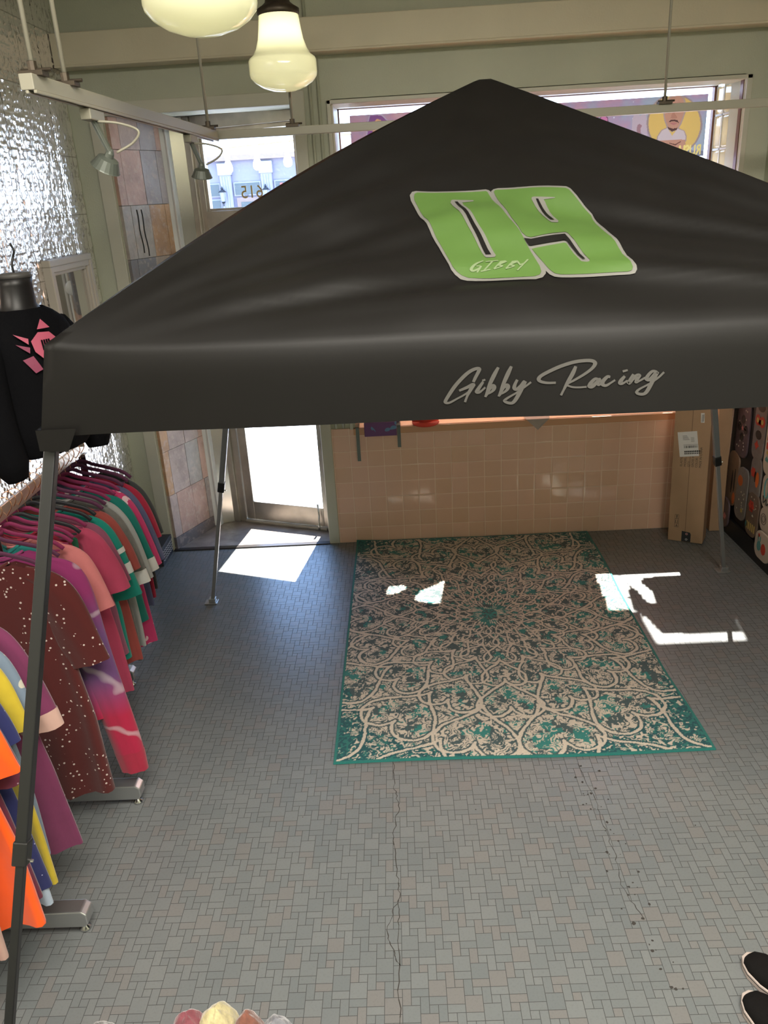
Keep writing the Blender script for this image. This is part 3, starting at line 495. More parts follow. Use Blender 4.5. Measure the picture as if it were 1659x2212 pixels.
for nm_,P_,c_ in lay:
    for b_ in range(czn):
        if not (min(p[1] for p in P_)<=zc[b_]<=max(p[1] for p in P_)): continue
        xsn=[]; n_=len(P_)
        for i_ in range(n_):
            (x1_,z1_),(x2_,z2_)=P_[i_],P_[(i_+1)%n_]
            if (z1_>zc[b_])!=(z2_>zc[b_]): xsn.append((x2_-x1_)*(zc[b_]-z1_)/(z2_-z1_)+x1_)
        xsn.sort()
        for q in range(0,len(xsn)-1,2): m_=(xc>xsn[q])&(xc<xsn[q+1]); gc[b_,m_]=(*pcol(c_),1)
for b_ in range(czn):
    for a_ in range(cxn): i0=b_*(cxn+1)+a_; f.append((i0,i0+1,i0+cxn+2,i0+cxn+1))
me=bpy.data.meshes.new('window_mural'); me.from_pydata(v,[],f); me.update()
ca=me.color_attributes.new('print','FLOAT_COLOR','CORNER'); ca.data.foreach_set('color',np.repeat(gc.reshape(-1,4),4,axis=0).astype(np.float32).ravel())
t=Mgal.node_tree; at=t.nodes.new('ShaderNodeAttribute'); at.attribute_name='print'
cmx=mixc(Mgal,N(at.outputs['Alpha']),cgal,at.outputs['Color']); t.links.new(cmx,ga.inputs[0]); t.links.new(cmx,gb.inputs[0])
me.materials.append(Mgal); mural=bpy.data.objects.new('window_mural',me); C.objects.link(mural)
tag(mural,'cartoon mural with purple-haired woman and bald man on galaxy background across the upper window','mural')
yy=YG-.0065
def pm(n,c): return thin(n,tuple(min(.95,q*1.3) for q in c),1,.88)[0]
def text_obj(name,s,size,m,origin,ax,ay,parent=None,sx=1.0,bold=0):
    me=text_mesh(s,size); o=bpy.data.objects.new(name,me); C.objects.link(o); ax=Vector(ax).normalized(); ay=Vector(ay).normalized(); az=ax.cross(ay)
    org=Vector(origin)-(wloc(parent) if parent else Vector((0,0,0)))
    for v in me.vertices: p=v.co; v.co=org+ax*p.x*sx+ay*p.y+az*p.z
    me.materials.clear(); me.materials.append(m)
    if parent: o.parent=parent
    return o
# gold street number on the transom, read from the street
p=A+e*.376+nrm*.009+Vector((0,0,2.262))
Mgn=mat('gold_leaf_number',(.62,.46,.18),.45)
tag(text_obj('street_number','615',.105,Mgn,p,-e,(0,0,1),None,sx=1.05),'gold number 615 seen from behind on the glass above the door','number')
for k in range(1): pass
# ------------------------------------------------------------------ street outside
Mside=mat('pale_concrete_pavement',(.55,.53,.50),.8,noise=.06,nscale=2)
struct('ground_pavement',MB().box(-14,14,5.75,10.5,-.14,-.02),Mside)
tag(MB().box(-2.2,1.62,5.52,6.25,2.95,2.98).box(1.62,2.9,5.52,5.985,2.95,2.98).box(-2.2,1.62,6.22,6.25,2.86,2.95).build('sun_blocker',mat('white_blocker_metal',(.6,.58,.54),.5)),'unseen flat metal awning over the street door, outside the building','blocker')  # out of view; added and sized to keep sun off the upper glass
MB_=MB().box(-2.1,2.4,5.4,5.75,-.14,-.02); struct('ground_step',MB_,Mside)
struct('ground_road',MB().box(-30,30,10.5,20,-.2,-.12),mat('asphalt',(.22,.22,.225),.9))
struct('ground_far_pavement',MB().box(-30,30,20,25.5,-.2,-.04),Mside)
fc=thing('shop_building','lavender single-storey shopfront with pilasters and lanterns across the street','building',(-4,25,0))
Mlav=mat('lavender_render',(.24,.22,.275),.7); Mlav2=mat('pale_lavender_trim',(.32,.30,.345),.6); Mwin=mat('dark_shop_glass',(.07,.085,.085),.15); Mbrown=mat('tan_door_paint',(.27,.18,.14),.6)
mb=MB().box(-12,6,25,27,0,3.36); mb.build('facade',Mlav,fc)
MB().box(-12,6,24.85,27,3.36,3.50).build('cornice',mat('rose_brick_coping',(.30,.21,.19),.7),fc)
for xc in (-7.15,-5.95,-4.76,-3.57,-2.38,-1.2,0,1.2):
    mb=MB().box(xc-.16,xc+.16,24.86,25,0,3.3).box(xc-.20,xc+.20,24.82,25,2.98,3.30)
    for q in range(4): mb.box(xc-.13+q*.075,xc-.095+q*.075,24.835,24.86,.3,2.95)
    mb.build('pilaster',Mlav2,fc,bevel=.01)
for xc in (-6.55,-5.35,-4.16,-2.97,-1.78,-.6):
    for zz0,zz1 in ((2.44,2.75),(.9,2.32)):
        if abs(xc+4.16)<.1 and zz0<2: continue
        f=MB().box(xc-.40,xc+.40,24.95,24.99,zz0-.03,zz1+.03).build('window',Mlav2,fc); MB().box(xc-.36,xc+.36,24.93,24.96,zz0,zz1).build('pane',Mwin,f)
dd_=MB().box(-4.50,-3.86,24.93,24.99,0,2.36).build('shop_door',Mbrown,fc); MB().box(-4.38,-3.98,24.91,24.94,.5,2.24).build('door_pane',Mwin,dd_)
text_obj('shop_number','615',.09,Mblackpl,(-4.2,24.93,2.405),(1,0,0),(0,0,1),fc)
mb=MB()
for q,cx_ in enumerate((-3.20,-3.05,-2.9,-2.7,-2.55)): mb.box(cx_,cx_+.09,24.915,24.925,1.4+.1*q,2.30).box(cx_,cx_+.08,24.915,24.925,2.47,2.70-.03*(q%3))
mb.build('window_merchandise',mat('red_and_white_goods',(.55,.12,.10),.6),fc)
for xl in (-4.86,-3.60):
    L=thing('wall_lantern','black carriage lantern on the '+('left' if xl<-4 else 'right')+' pilaster of the shopfront opposite','lantern',(xl,24.78,2.35))
    MB().lathe([(0,.42),(.02,.38),(.035,.34),(.02,.33),(.10,.27),(.12,.26),(.12,.25),(0,.25)],(xl,24.72,2.28),n=6).build('lantern_cap',Mblackpl,L)
    MB().lathe([(.0,-.14),(.02,-.10),(.015,-.06),(.05,-.02),(.06,0),(.0,0)],(xl,24.72,2.28),n=6).build('lantern_finial',Mblackpl,L)
    MB().lathe([(.055,0),(.095,.25)],(xl,24.72,2.28),n=6).build('lantern_glass',mat('smoky_lantern_glass',(.3,.3,.33),.1),L)
    MB().tube([(xl,24.84,2.5),(xl,24.78,2.62),(xl,24.72,2.68)],.012).box(xl-.03,xl+.03,24.82,24.86,2.4,2.6).build('bracket',Mblackpl,L)
# festoon lights outside under the shopfront
def zf(x): return 2.60+.045*(x+1.0)
mb=MB().tube([(x_,6.5,zf(x_)+.0) for x_ in np.linspace(-2.2,1.5,30)],.006)
tag(mb.build('light_string_cable',mat('tan_cable',(.62,.45,.28),.6),smooth=True),'tan cable of the festoon lights strung outside above the door','cable')
Mbulb=mat('white_bulb_glass',(.95,.93,.88),.1); BS(Mbulb).inputs['Emission Color'].default_value=(1,.93,.8,1); BS(Mbulb).inputs['Emission Strength'].default_value=1.2
for n_,(bx,lab) in enumerate(((-1.21,'white festoon bulb outside the transom, nearest the track light'),(-.99,'white festoon bulb outside the transom, the middle one of three'),(-.76,'white festoon bulb outside the transom, beside the right casing'),(-.215,'bright festoon bulb at the left edge of the shop window'))):
    T=thing('festoon_bulb',lab,'light bulb',(bx,6.5,zf(bx)),0,'festoon bulbs outside')
    zz=zf(bx); MB().lathe([(.0,.0),(.022,0),(.024,-.05),(.018,-.075),(0,-.075)],(bx,6.5,zz),n=16).build('bulb_socket',Mwhite,T,smooth=True)
    MB().lathe([(.014,-.07),(.018,-.09),(.03,-.12),(.034,-.14),(.030,-.16),(.018,-.173),(0,-.176)],(bx,6.5,zz),n=20).build('bulb_glass',Mbulb,T,smooth=True)
# ------------------------------------------------------------------ floor cracks (thin real gaps filled with dirt)
Mdirt=mat('crack_dirt',(.045,.04,.036),.9)
def crack(name,pts,w,seed,parent):
    random.seed(seed); P=[]
    for a,b in zip(pts[:-1],pts[1:]):
        for k in range(8): t=k/8; P.append((a[0]+(b[0]-a[0])*t+random.uniform(-.005,.005),a[1]+(b[1]-a[1])*t))
    mb=MB()
    for a,b in zip(P[:-1],P[1:]):
        wa=w*random.uniform(.5,1.2); mb.add([(a[0]-wa,a[1],.0006),(a[0]+wa,a[1],.0006),(b[0]+wa,b[1],.0006),(b[0]-wa,b[1],.0006)],[(0,1,2,3)])
    return mb.build(name,Mdirt,parent)
FL_=bpy.data.objects['floor']
crack('floor_crack',[(-.102,2.70),(-.099,2.55),(-.081,2.445),(-.103,2.302),(-.091,2.148),(-.085,2.027),(-.090,1.9),(-.088,1.672),(-.081,1.45)],.0016,1,FL_)
crack('floor_crack',[(-.09,2.0),(-.127,1.883),(-.105,1.798),(-.079,1.749)],.0015,2,FL_)
crack('floor_crack',[(.656,2.646),(.674,2.406),(.673,2.264),(.678,2.155),(.665,2.015),(.70,1.885)],.0013,4,FL_)
random.seed(12); mb=MB()
for k in range(70):
    q=random.random(); xx=.66+random.gauss(0,.03)+.05*q; yy_=2.64-q*1.0; s_=random.uniform(.002,.008)
    if k>45: xx=random.uniform(-.5,1.7); yy_=random.uniform(1.7,3.4); s_=random.uniform(.001,.003)
    mb.add([(xx+s_*math.cos(a)*random.uniform(.6,1.2),yy_+s_*math.sin(a)*random.uniform(.6,1.2),.0007) for a in (0,.9,1.8,2.7,3.6,4.5,5.4)],[(0,1,2,3,4,5,6)])
tag(mb.build('floor_chip',Mdirt,FL_))
# ------------------------------------------------------------------ rug
RW,RL=1.575,2.29; R0=Vector((-.354,2.698)); ra=math.radians(-.2)
nx,ny=460,668
xs=np.linspace(0,1,nx+1); ys=np.linspace(0,1,ny+1); Xg,Yg=np.meshgrid(xs,ys)
rng=np.random.default_rng(5)
def vnoise(X,Y,f,seed):
    r_=np.random.default_rng(seed).random((256,256)); x_=X*f; y_=Y*f; i_=np.floor(x_).astype(int); j_=np.floor(y_).astype(int); a=x_-i_; b=y_-j_; a=a*a*(3-2*a); b=b*b*(3-2*b)
    g_=lambda p,q: r_[(j_+q)%256,(i_+p)%256]
    return (g_(0,0)*(1-a)+g_(1,0)*a)*(1-b)+(g_(0,1)*(1-a)+g_(1,1)*a)*b
xm=(Xg-.50)*RW; ym=(Yg-.53)*RL
wx=xm+.008*(vnoise(xm+9,ym+9,38,1)-.5); wy=ym+.008*(vnoise(xm+9,ym+9,38,3)-.5)
r_=np.hypot(wx/.80,wy/.98); th_=np.arctan2(wy/.98,wx/.80)
line=np.full(r_.shape,9.0); fill=np.zeros(r_.shape); core=np.zeros(r_.shape)
def hearts(n,rc,sz,ph,el=1.0,lw=1.0):
    # ring of n hearts pointing at the centre; distances measured in metres on the rug
    global line,fill,core
    for k in range(n):
        an=ph+2*np.pi*k/n; cx,cy=.80*rc*np.cos(an),.98*rc*np.sin(an)
        if abs(cx)>RW*.62 or abs(cy+.07)>RL*.62: continue
        ox,oy=np.cos(an)*.98,np.sin(an)*.80; L=np.hypot(ox,oy); ox/=L; oy/=L
        m=(np.abs(wx-cx)<2*sz)&(np.abs(wy-cy)<2*sz); dx=wx[m]-cx; dy=wy[m]-cy
        b=(dx*ox+dy*oy)/(sz*el); a=(-dx*oy+dy*ox)/sz
        # heart outline sampled as a parametric curve
        t=np.linspace(0,2*np.pi,220); hx=1.0*np.sin(t)**3; hb=(13*np.cos(t)-5*np.cos(2*t)-2*np.cos(3*t)-np.cos(4*t))/15.0
        d=np.full(a.shape,9.0)
        for q in range(220): d=np.minimum(d,(a-hx[q])**2+((b-hb[q])*el)**2)
        d=np.sqrt(d)*sz
        ins=((a*a+(b-.08-.55*np.abs(a)*(1-np.abs(a)*.35))**2)<.92)&(b>-1.15+np.abs(a)*1.05)
        line[m]=np.minimum(line[m],d/lw); f=fill[m]; f[ins]=1; fill[m]=f; c=core[m]; c[ins&(d>sz*.30)]=1; core[m]=c
for a_ in ((20,.19,.040,0,1.1,.55),(20,.30,.056,np.pi/20,1.15,.65),(20,.44,.078,0,1.15,.75),(18,.615,.108,np.pi/18,1.1,.85),(16,.835,.150,0,1.0,1.0),(16,1.10,.185,np.pi/16,1.0,1.0),(16,1.42,.20,0,1.0,1.0)): hearts(*a_)
fn_=vnoise(xm+3,ym+3,60,7); fn2=vnoise(xm+5,ym+5,120,8); md=vnoise(xm+5,ym+5,22,9); lg=vnoise(xm+5,ym+5,3.0,10)
cu=vnoise(xm+5,ym+5,24,11)+.45*vnoise(xm+5,ym+5,50,12)
scroll=np.abs(np.sin(cu*15))
cream=np.array((.60,.52,.43)); dark=np.array((.060,.095,.100)); teal=np.array((.030,.200,.180)); deep=np.array((.015,.085,.098))
edge=np.minimum(np.minimum(Xg,1-Xg)*RW,np.minimum(Yg,1-Yg)*RL)
corner=np.clip((np.abs(xm/.80)**2.2+np.abs(ym/1.12)**2.2-.95)*1.5,0,1)*(.55+.9*lg)
near=np.clip((.62-r_)/.5,0,1)
D=.46*fn_+.20*fn2+.46*(1-scroll)+.16*core-.05*(1-fill)+.22*corner
raysig=np.abs(np.sin(th_*20+.5*np.sin(r_*30)))
D=D*(1-near*.75)+near*.75*(.22+.60*(1-raysig)+.50*fn_)
isdark=D>.55
col=np.where(isdark[...,None],np.where((md*.8+lg*.35+.2*fn2+.08*core>.82)[...,None],teal,dark),cream)
deepm=corner>.40
col=np.where((isdark&deepm)[...,None],np.where((fn2>.45)[...,None],deep,teal*.8),col)
out_=(line>=.0075)&(line<.0160)&(r_>.10)&(fn_>.14); ring=(line<.0075)&(r_>.10)&(fn2>.10)
col=np.where(out_[...,None],np.where(deepm[...,None],deep,dark),col); col=np.where(ring[...,None],cream*1.02,col)
cen=(r_<.055); col=np.where(cen[...,None],np.where((fn2>.45)[...,None],teal*1.2,dark),col)
bord=edge<.013; col=np.where(bord[...,None],np.array((.02,.17,.15)),col)
col=col*(.90+.20*rng.random(col.shape[:2]))[...,None]
cr_,sr_=math.cos(ra),math.sin(ra)
wav=.012*np.sin(Yg*9+1)*(Xg**3)+.018*np.exp(-((Yg-.42)/.13)**2)*Xg**4
PX=Xg*RW+wav-.02*Xg**4*np.sin(np.pi*Yg); PY=Yg*RL+.006*np.sin(Xg*7)
PZ=.008+.006*np.exp(-((Yg-.55)/.05)**2)*Xg**3+.012*np.clip((Yg-.955)/.045,0,1)**2*np.clip((.12-Xg)/.12,0,1)+.005*np.exp(-((Yg-.32)/.04)**2)*Xg**3*(1)+.0012*rng.random(Xg.shape)*(edge>.014)
V=np.stack([R0.x+PX*cr_-PY*sr_,R0.y+PX*sr_+PY*cr_,PZ],-1).reshape(-1,3)
# fitting border that folds down to the floor
W_=nx+1; idx=np.arange(W_*(ny+1)).reshape(ny+1,W_)
Fq=np.stack([idx[:-1,:-1],idx[:-1,1:],idx[1:,1:],idx[1:,:-1]],-1).reshape(-1,4)
per=list(idx[0,:])+list(idx[1:,-1])+list(idx[-1,-2::-1])+list(idx[-2:0:-1,0])
base=V[per].copy(); base[:,2]=.0008; nV=len(V)
V=np.concatenate([V,base]); m_=len(per)
Fs=[(per[(k+1)%m_],per[k],nV+k,nV+(k+1)%m_) for k in range(m_)]
me=bpy.data.meshes.new('area_rug'); me.from_pydata(V.tolist(),[],Fq.tolist()+Fs); me.update()
Mrug=mat('woven_rug',(.3,.3,.25),.85,spec=.25,bump=.25,bscale=420); t=Mrug.node_tree; at=t.nodes.new('ShaderNodeAttribute'); at.attribute_name='weave'; setc(Mrug,at.outputs['Color'])
BS(Mrug).inputs['Sheen Weight'].default_value=.15
ca=me.color_attributes.new('weave','FLOAT_COLOR','POINT'); cc=np.ones((len(V),4),np.float32); cc[:nV,:3]=col.reshape(-1,3); cc[nV:,:3]=(.02,.17,.155); ca.data.foreach_set('color',cc.ravel())
me.materials.append(Mrug)
for p in me.polygons: p.use_smooth=True
rug=bpy.data.objects.new('area_rug',me); C.objects.link(rug)
tag(rug,'teal and cream medallion area rug lying on the mosaic floor','rug')
# ------------------------------------------------------------------ canopy tent
bx_,by_=rot2(0,0)
tent=thing('canopy_tent','black pop-up canopy tent printed with a green number on slanted grey legs','canopy tent',(bx_,by_,0))
mb=MB(); NS,NT=90,60
for k in range(4):
    v=[];f=[]
    rows=[('v',TV*q/8) for q in range(8,0,-1)]+[('v',TV/16)]+[('p',t_) for t_ in (.0,.012,.026,.042,.062)]+[('p',TL*b/NT) for b in range(4,NT+1)]
    for kd,q in rows:
        hw=TA if kd=='v' else max(.0005,TA*(1-q/TL))
        for a in range(NS+1):
            s_=hw*(2*a/NS-1); v.append(valance(k,s_,q) if kd=='v' else panel(k,s_,q))
    for b in range(len(rows)-1):
        for a in range(NS): i0=b*(NS+1)+a; f.append((i0,i0+1,i0+NS+2,i0+NS+1))
    mb.add(v,f)
cp=rot2(0,0)
o=mb.build('canopy_cover',Mcan,tent,smooth=True)
bm=bmesh.new(); bm.from_mesh(o.data); bmesh.ops.remove_doubles(bm,verts=bm.verts,dist=.0016); bmesh.ops.recalc_face_normals(bm,faces=bm.faces); bm.to_mesh(o.data); bm.free()
for p in o.data.polygons: p.use_smooth=True
for sx in (-1,1):
    for sy in (-1,1):
        a=rot2(sx*(TA+.056),sy*(TA+.016)); b=rot2(sx*(TA-.040),sy*(TA+.014)); c_=rot2(sx*(TA+.066),sy*(TA-.085))
        mb=MB()
        for p_,q_ in ((a,b),(a,c_)):
            mb.add([(*p_,TE-TV+.02),(*q_,TE-TV+.02),(q_[0]*.7+p_[0]*.3,q_[1]*.7+p_[1]*.3,TE-TV-.035),(*p_,TE-TV-.03)],[(0,1,2,3)])
        mb.build('corner_flap',Mcan,tent)
feet={(-1,1):(-1.177,4.205),(1,1):(1.885,4.317),(-1,-1):(-1.075,1.19),(1,-1):(1.93,1.29)}
for (sx,sy),(fx_,fy_) in feet.items():
    tq=Vector((*rot2(sx*(TA+.046),sy*(TA-.028)),TE-TV-.03)); ft=Vector((fx_,fy_,.006)); tp=tq+(tq-ft)*(.19/1.69); d=(ft-tp); L_=d.length; d/=L_
    s_=d.cross(Vector((0,1,0))).normalized(); u_=s_.cross(d).normalized()
    up=MB(); c0=tp+d*(L_*.30); up.obox(c0,s_*.0145,u_*.0145,d*(L_*.30)); g_=up.build('upper_leg',Mleg if sy<0 else mat('mid_grey_leg_enamel',(.20,.21,.22),.4,metal=.3),tent,bevel=.003)
    lo=MB(); c1_=tp+d*(L_*.79); lo.obox(c1_,s_*.0105,u_*.0105,d*(L_*.21)); lo.build('lower_leg',Mleg if sy<0 else Mleglt,tent,bevel=.002)
    MB().obox(tp+d*(L_*.59),s_*.018,u_*.018,d*.03).build('leg_collar',Mblackpl,tent,bevel=.004)
    MB().tube([tp+d*(L_*.60)+s_*.016,tp+d*(L_*.60)+s_*.028],.004).build('height_pin',Mchrome,tent)
    fp=MB().box(fx_-.045,fx_+.03,fy_-.03,fy_+.03,.0006,.006).prism([(fx_-.02,fy_-.02),(fx_+.02,fy_-.02),(fx_+.02,fy_+.02),(fx_-.02,fy_+.02)],.006,.03); fp.build('foot_plate',Mleglt,tent,bevel=.002)
# scissor truss below the roof
for k in range(4):
    P_=[(-1,-1),(1,-1),(1,1),(-1,1)]; a=P_[k]; b=P_[(k+1)%4]
    for q in range(2):
        m0=((a[0]+b[0])/2*q+a[0]*(1-q),(a[1]+b[1])/2*q+a[1]*(1-q)); m1=(b[0]*q+(a[0]+b[0])/2*(1-q),b[1]*q+(a[1]+b[1])/2*(1-q))
        for z0,z1 in ((TE-.10,TE-.19),(TE-.19,TE-.10)):
            p0=Vector((*rot2(m0[0]*(TA-.06),m0[1]*(TA-.06)),z0+.04)); p1=Vector((*rot2(m1[0]*(TA-.06),m1[1]*(TA-.06)),z1+.04))
            dd_=(p1-p0); l_=dd_.length; dd_/=l_; n_=dd_.cross(Vector((0,0,1))).normalized()
            MB().obox((p0+p1)/2+n_*(.008 if z0>z1 else -.008),dd_*l_/2,n_*.006,dd_.cross(n_)*.012).build('truss_bar',Mleg,tent)
MB().tube([Vector((cp[0],cp[1],TP-.05)),Vector((cp[0],cp[1],TP-.75))],.018,12).build('centre_pole',Mleg,tent)
# printed decals that follow the cloth
def polydecal(name,pts,off,m,fnc=panel,step=.025):
    bm=bmesh.new(); vs=[bm.verts.new((p[0],p[1],0)) for p in pts]; bm.faces.new(vs); bmesh.ops.triangulate(bm,faces=bm.faces[:])
    x0,x1=min(p[0] for p in pts),max(p[0] for p in pts); y0,y1=min(p[1] for p in pts),max(p[1] for p in pts)
    for ax,lo,hi in ((0,x0,x1),(1,y0,y1)):
        q=lo+step
        while q<hi:
            bmesh.ops.bisect_plane(bm,geom=bm.verts[:]+bm.edges[:]+bm.faces[:],plane_co=(q,0,0) if ax==0 else (0,q,0),plane_no=(1,0,0) if ax==0 else (0,1,0)); q+=step
    mb=MB(); bm.verts.ensure_lookup_table(); bm.verts.index_update()
    mb.add([fnc(0,v.co.x,v.co.y,off) for v in bm.verts],[tuple(v.index for v in f.verts) for f in bm.faces]); bm.free()
    return mb.build(name,m,tent,smooth=True)
def ribbon(name,strokes,w,off,m,fnc,step=6):
    mb=MB()
    for S_ in strokes:
        P_=catmull([(p[0],p[1],0) for p in S_],step) if len(S_)>2 else [Vector((*p,0)) for p in S_]; n_=len(P_); v=[]
        for i_,p in enumerate(P_):
            t_=(P_[min(i_+1,n_-1)]-P_[max(i_-1,0)]).normalized(); q=Vector((-t_.y,t_.x,0)); tt=i_/(n_-1)
            ww=w*(.55+.45*math.sin(math.pi*min(1,tt*1.1+.08)))*(1.25-.35*abs(t_.x))
            for s_ in (-1,1): v.append(fnc(0,p.x+q.x*ww*s_,p.y+q.y*ww*s_,off))
        mb.add(v,[(2*i_,2*i_+1,2*i_+3,2*i_+2) for i_ in range(n_-1)]); off+=.00003
    return mb.build(name,m,tent,smooth=True)
polydecal('number_border',DEC['N0'],.0030,Mprintw); polydecal('number_border',DEC['N9'],.0032,Mprintw)
polydecal('number_fill',DEC['G0'],.0044,Mgreen); polydecal('number_fill',DEC['G9a'],.0046,Mgreen)
polydecal('number_slot_border',DEC['W0'],.0058,Mprintw); polydecal('number_slot_border',DEC['W9'],.0058,Mprintw)
for k in ('K0','K9','K9b'): polydecal('number_slot',DEC[k],.0070,Mcan)
ribbon('name_lettering',DEC['GIB'],.0032,.0060,mat('lime_script_print',(.15,.20,.10),.55),panel,4)
ribbon('team_lettering',DEC['SCR'],.0042,.0025,Mprintg,valance,8)
# ------------------------------------------------------------------ pendant lamps
Mopal,oa,ob=thin('opal_glass',(.86,.86,.70),1,.42,gl=1)
Mbronze=mat('aged_bronze',(.07,.055,.04),.45,metal=.7,noise=.2,nscale=30)
def pendant(x_,y_,zb,lab,e_):
    T=thing('pendant_lamp',lab,'lamp',(x_,y_,zb),0,'milk glass pendant lamps')
    prof=[(0,0),(.05,.004),(.095,.018),(.128,.038),(.146,.058),(.150,.072),(.150,.122),(.146,.132),(.128,.145),(.112,.170),(.100,.205),(.093,.245),(.088,.285),(.086,.302)]
    MB().lathe(prof,(x_,y_,zb),n=56).build('glass_shade',Mopal,T,smooth=True)
    MB().lathe([(.086,.295),(.092,.302),(.092,.32),(.070,.333),(.055,.345),(.052,.36),(.056,.37),(.056,.44),(.045,.455),(.012,.46),(.010,ZC-zb-.03),(.05,ZC-zb-.02),(.05,ZC-zb)],(x_,y_,zb),n=36).build('fitter',Mbronze,T,smooth=True)
    l=bpy.data.lights.new('lamp_bulb','POINT'); l.energy=e_; l.color=(1,.93,.68); l.shadow_soft_size=.035; o=bpy.data.objects.new('lamp_bulb',l); C.objects.link(o); o.parent=T; o.location=(0,0,.215)
pendant(-.453,4.018,2.655,'milk glass pendant lamp with dark bronze cap, farther and fully seen',.75)
pendant(-.478,2.44,2.62,'milk glass pendant lamp cut off by the top edge, nearer one',.7)
# ------------------------------------------------------------------ light track
TZ=2.5
tr=thing('light_track','cream lighting track hung from rods below the ceiling in front of the shopfront','track',(-.8,4.07,TZ))
Mtrk=mat('cream_track_enamel',(.33,.31,.245),.35)
def bar(p,q,w,h):
    p=Vector(p);q=Vector(q);d=(q-p);l_=d.length;d/=l_;n_=d.cross(Vector((0,0,1))).normalized(); return ((p+q)/2,d*l_/2,n_*w,Vector((0,0,h)))
mb=MB().obox(*bar((-.862,2.15,TZ),(-.80,4.09,TZ),.017,.018)).obox(*bar((-.865,2.15,TZ-.022),(-.815,4.07,TZ-.022),.004,.004)).obox(*bar((-.845,2.15,TZ-.022),(-.790,4.07,TZ-.022),.004,.004)); mb.build('track_rail',Mtrk,tr,bevel=.002)
MB().obox(*bar((-.82,4.075,TZ),(2.15,4.10,TZ),.016,.018)).build('track_rail',Mtrk,tr,bevel=.002)
for rx_,ry_ in ((-.860,2.20),(-.856,2.40),(-.805,3.95),(-.44,4.08),(1.27,4.085)):
    MB().tube([(rx_,ry_,TZ+.03),(rx_,ry_,ZC)],.0065,8).build('hanging_rod',Mtrk,tr,smooth=True)
    MB().obox(Vector((rx_,ry_,TZ+.022)),Vector((.03,0,0)),Vector((0,.022,0)),Vector((0,0,.006))).tube([(rx_,ry_,TZ+.018),(rx_,ry_,TZ+.05)],.012,8).tube([(rx_-.03,ry_,TZ+.03),(rx_+.045,ry_,TZ+.03)],.005,6).build('rod_clamp',Mbronze,tr,bevel=.001)
Mhead=mat('grey_green_lamp_housing',(.12,.135,.115),.4,metal=.2)
for hx,hy,lab,ang in ((-.850,2.55,'small track spotlight with cable loop in front of the slate cladding',.9),(-.817,3.62,'small track spotlight with cable loop beside the transom window',.2)):
    T=thing('track_spotlight',lab,'spotlight',(hx,hy,TZ-.03),0,'track spotlights')
    MB().box(hx-.016,hx+.016,hy-.06,hy+.06,TZ-.056,TZ-.026).build('adapter',Mtrk,T,bevel=.003)
    a=Vector((hx,hy,TZ-.056)); b=a+Vector((.03,.01,-.085)); MB().tube([a,b],.008,8).obox((a+b)/2+Vector((.006,0,0)),Vector((.003,0,0)),Vector((0,.009,0)),(b-a)*.5).build('stem',Mhead,T)
    d=Vector((-math.sin(ang)*.6,.2,-.75)).normalized(); n_=d.cross(Vector((0,1,0))).normalized(); m_2=n_.cross(d)
    rings=[]
    for t_,r_h in ((-.012,.006),(0,.012),(.012,.014),(.018,.03),(.045,.042),(.048,.044)):
        rings.append([b+d*t_+n_*math.cos(q*math.pi/10)*r_h+m_2*math.sin(q*math.pi/10)*r_h for q in range(20)])
    MB().loft(rings).build('lamp_head',Mhead,T,smooth=False)
    MB().tube([b+d*.048,b+d*.050],.038,18).build('lens',mat('frosted_lens',(.8,.8,.75),.2),T)
    MB().tube(catmull([a+Vector((.01,0,0)),a+Vector((.07,.02,-.008)),a+Vector((.12,.02,-.03)),a+Vector((.10,.02,-.06)),b+Vector((.02,0,-.0))],8),.004,6).build('cable',Mtrk,T,smooth=True)
# ------------------------------------------------------------------ mirror on the tin wall
T=thing('wall_mirror','cream framed mirror leaning on the stamped tin wall','mirror',(XL+.03,4.50,1.15))
Mfr=mat('cream_mirror_frame',(.50,.45,.38),.4)
def yzframe(mb,x0,x1,y0,y1,z0,z1,w): mb.box(x0,x1,y0,y1,z1-w,z1).box(x0,x1,y0,y1,z0,z0+w).box(x0,x1,y0,y0+w,z0+w,z1-w).box(x0,x1,y1-w,y1,z0+w,z1-w); return mb
y0_,y1_=4.20,4.80
mb=yzframe(MB(),XL+.008,XL+.055,y0_,y1_,1.10,1.985,.035); yzframe(mb,XL+.008,XL+.047,y0_+.03,y1_-.03,1.13,1.955,.035); yzframe(mb,XL+.008,XL+.036,y0_+.06,y1_-.06,1.16,1.925,.022); mb.build('mirror_frame',Mfr,T,bevel=.005)
mb=MB().box(XL+.012,XL+.024,y0_+.07,y1_-.07,1.17,1.91); mb.build('mirror_glass',mat('silvered_glass',(.75,.75,.74),.03,metal=1),T)
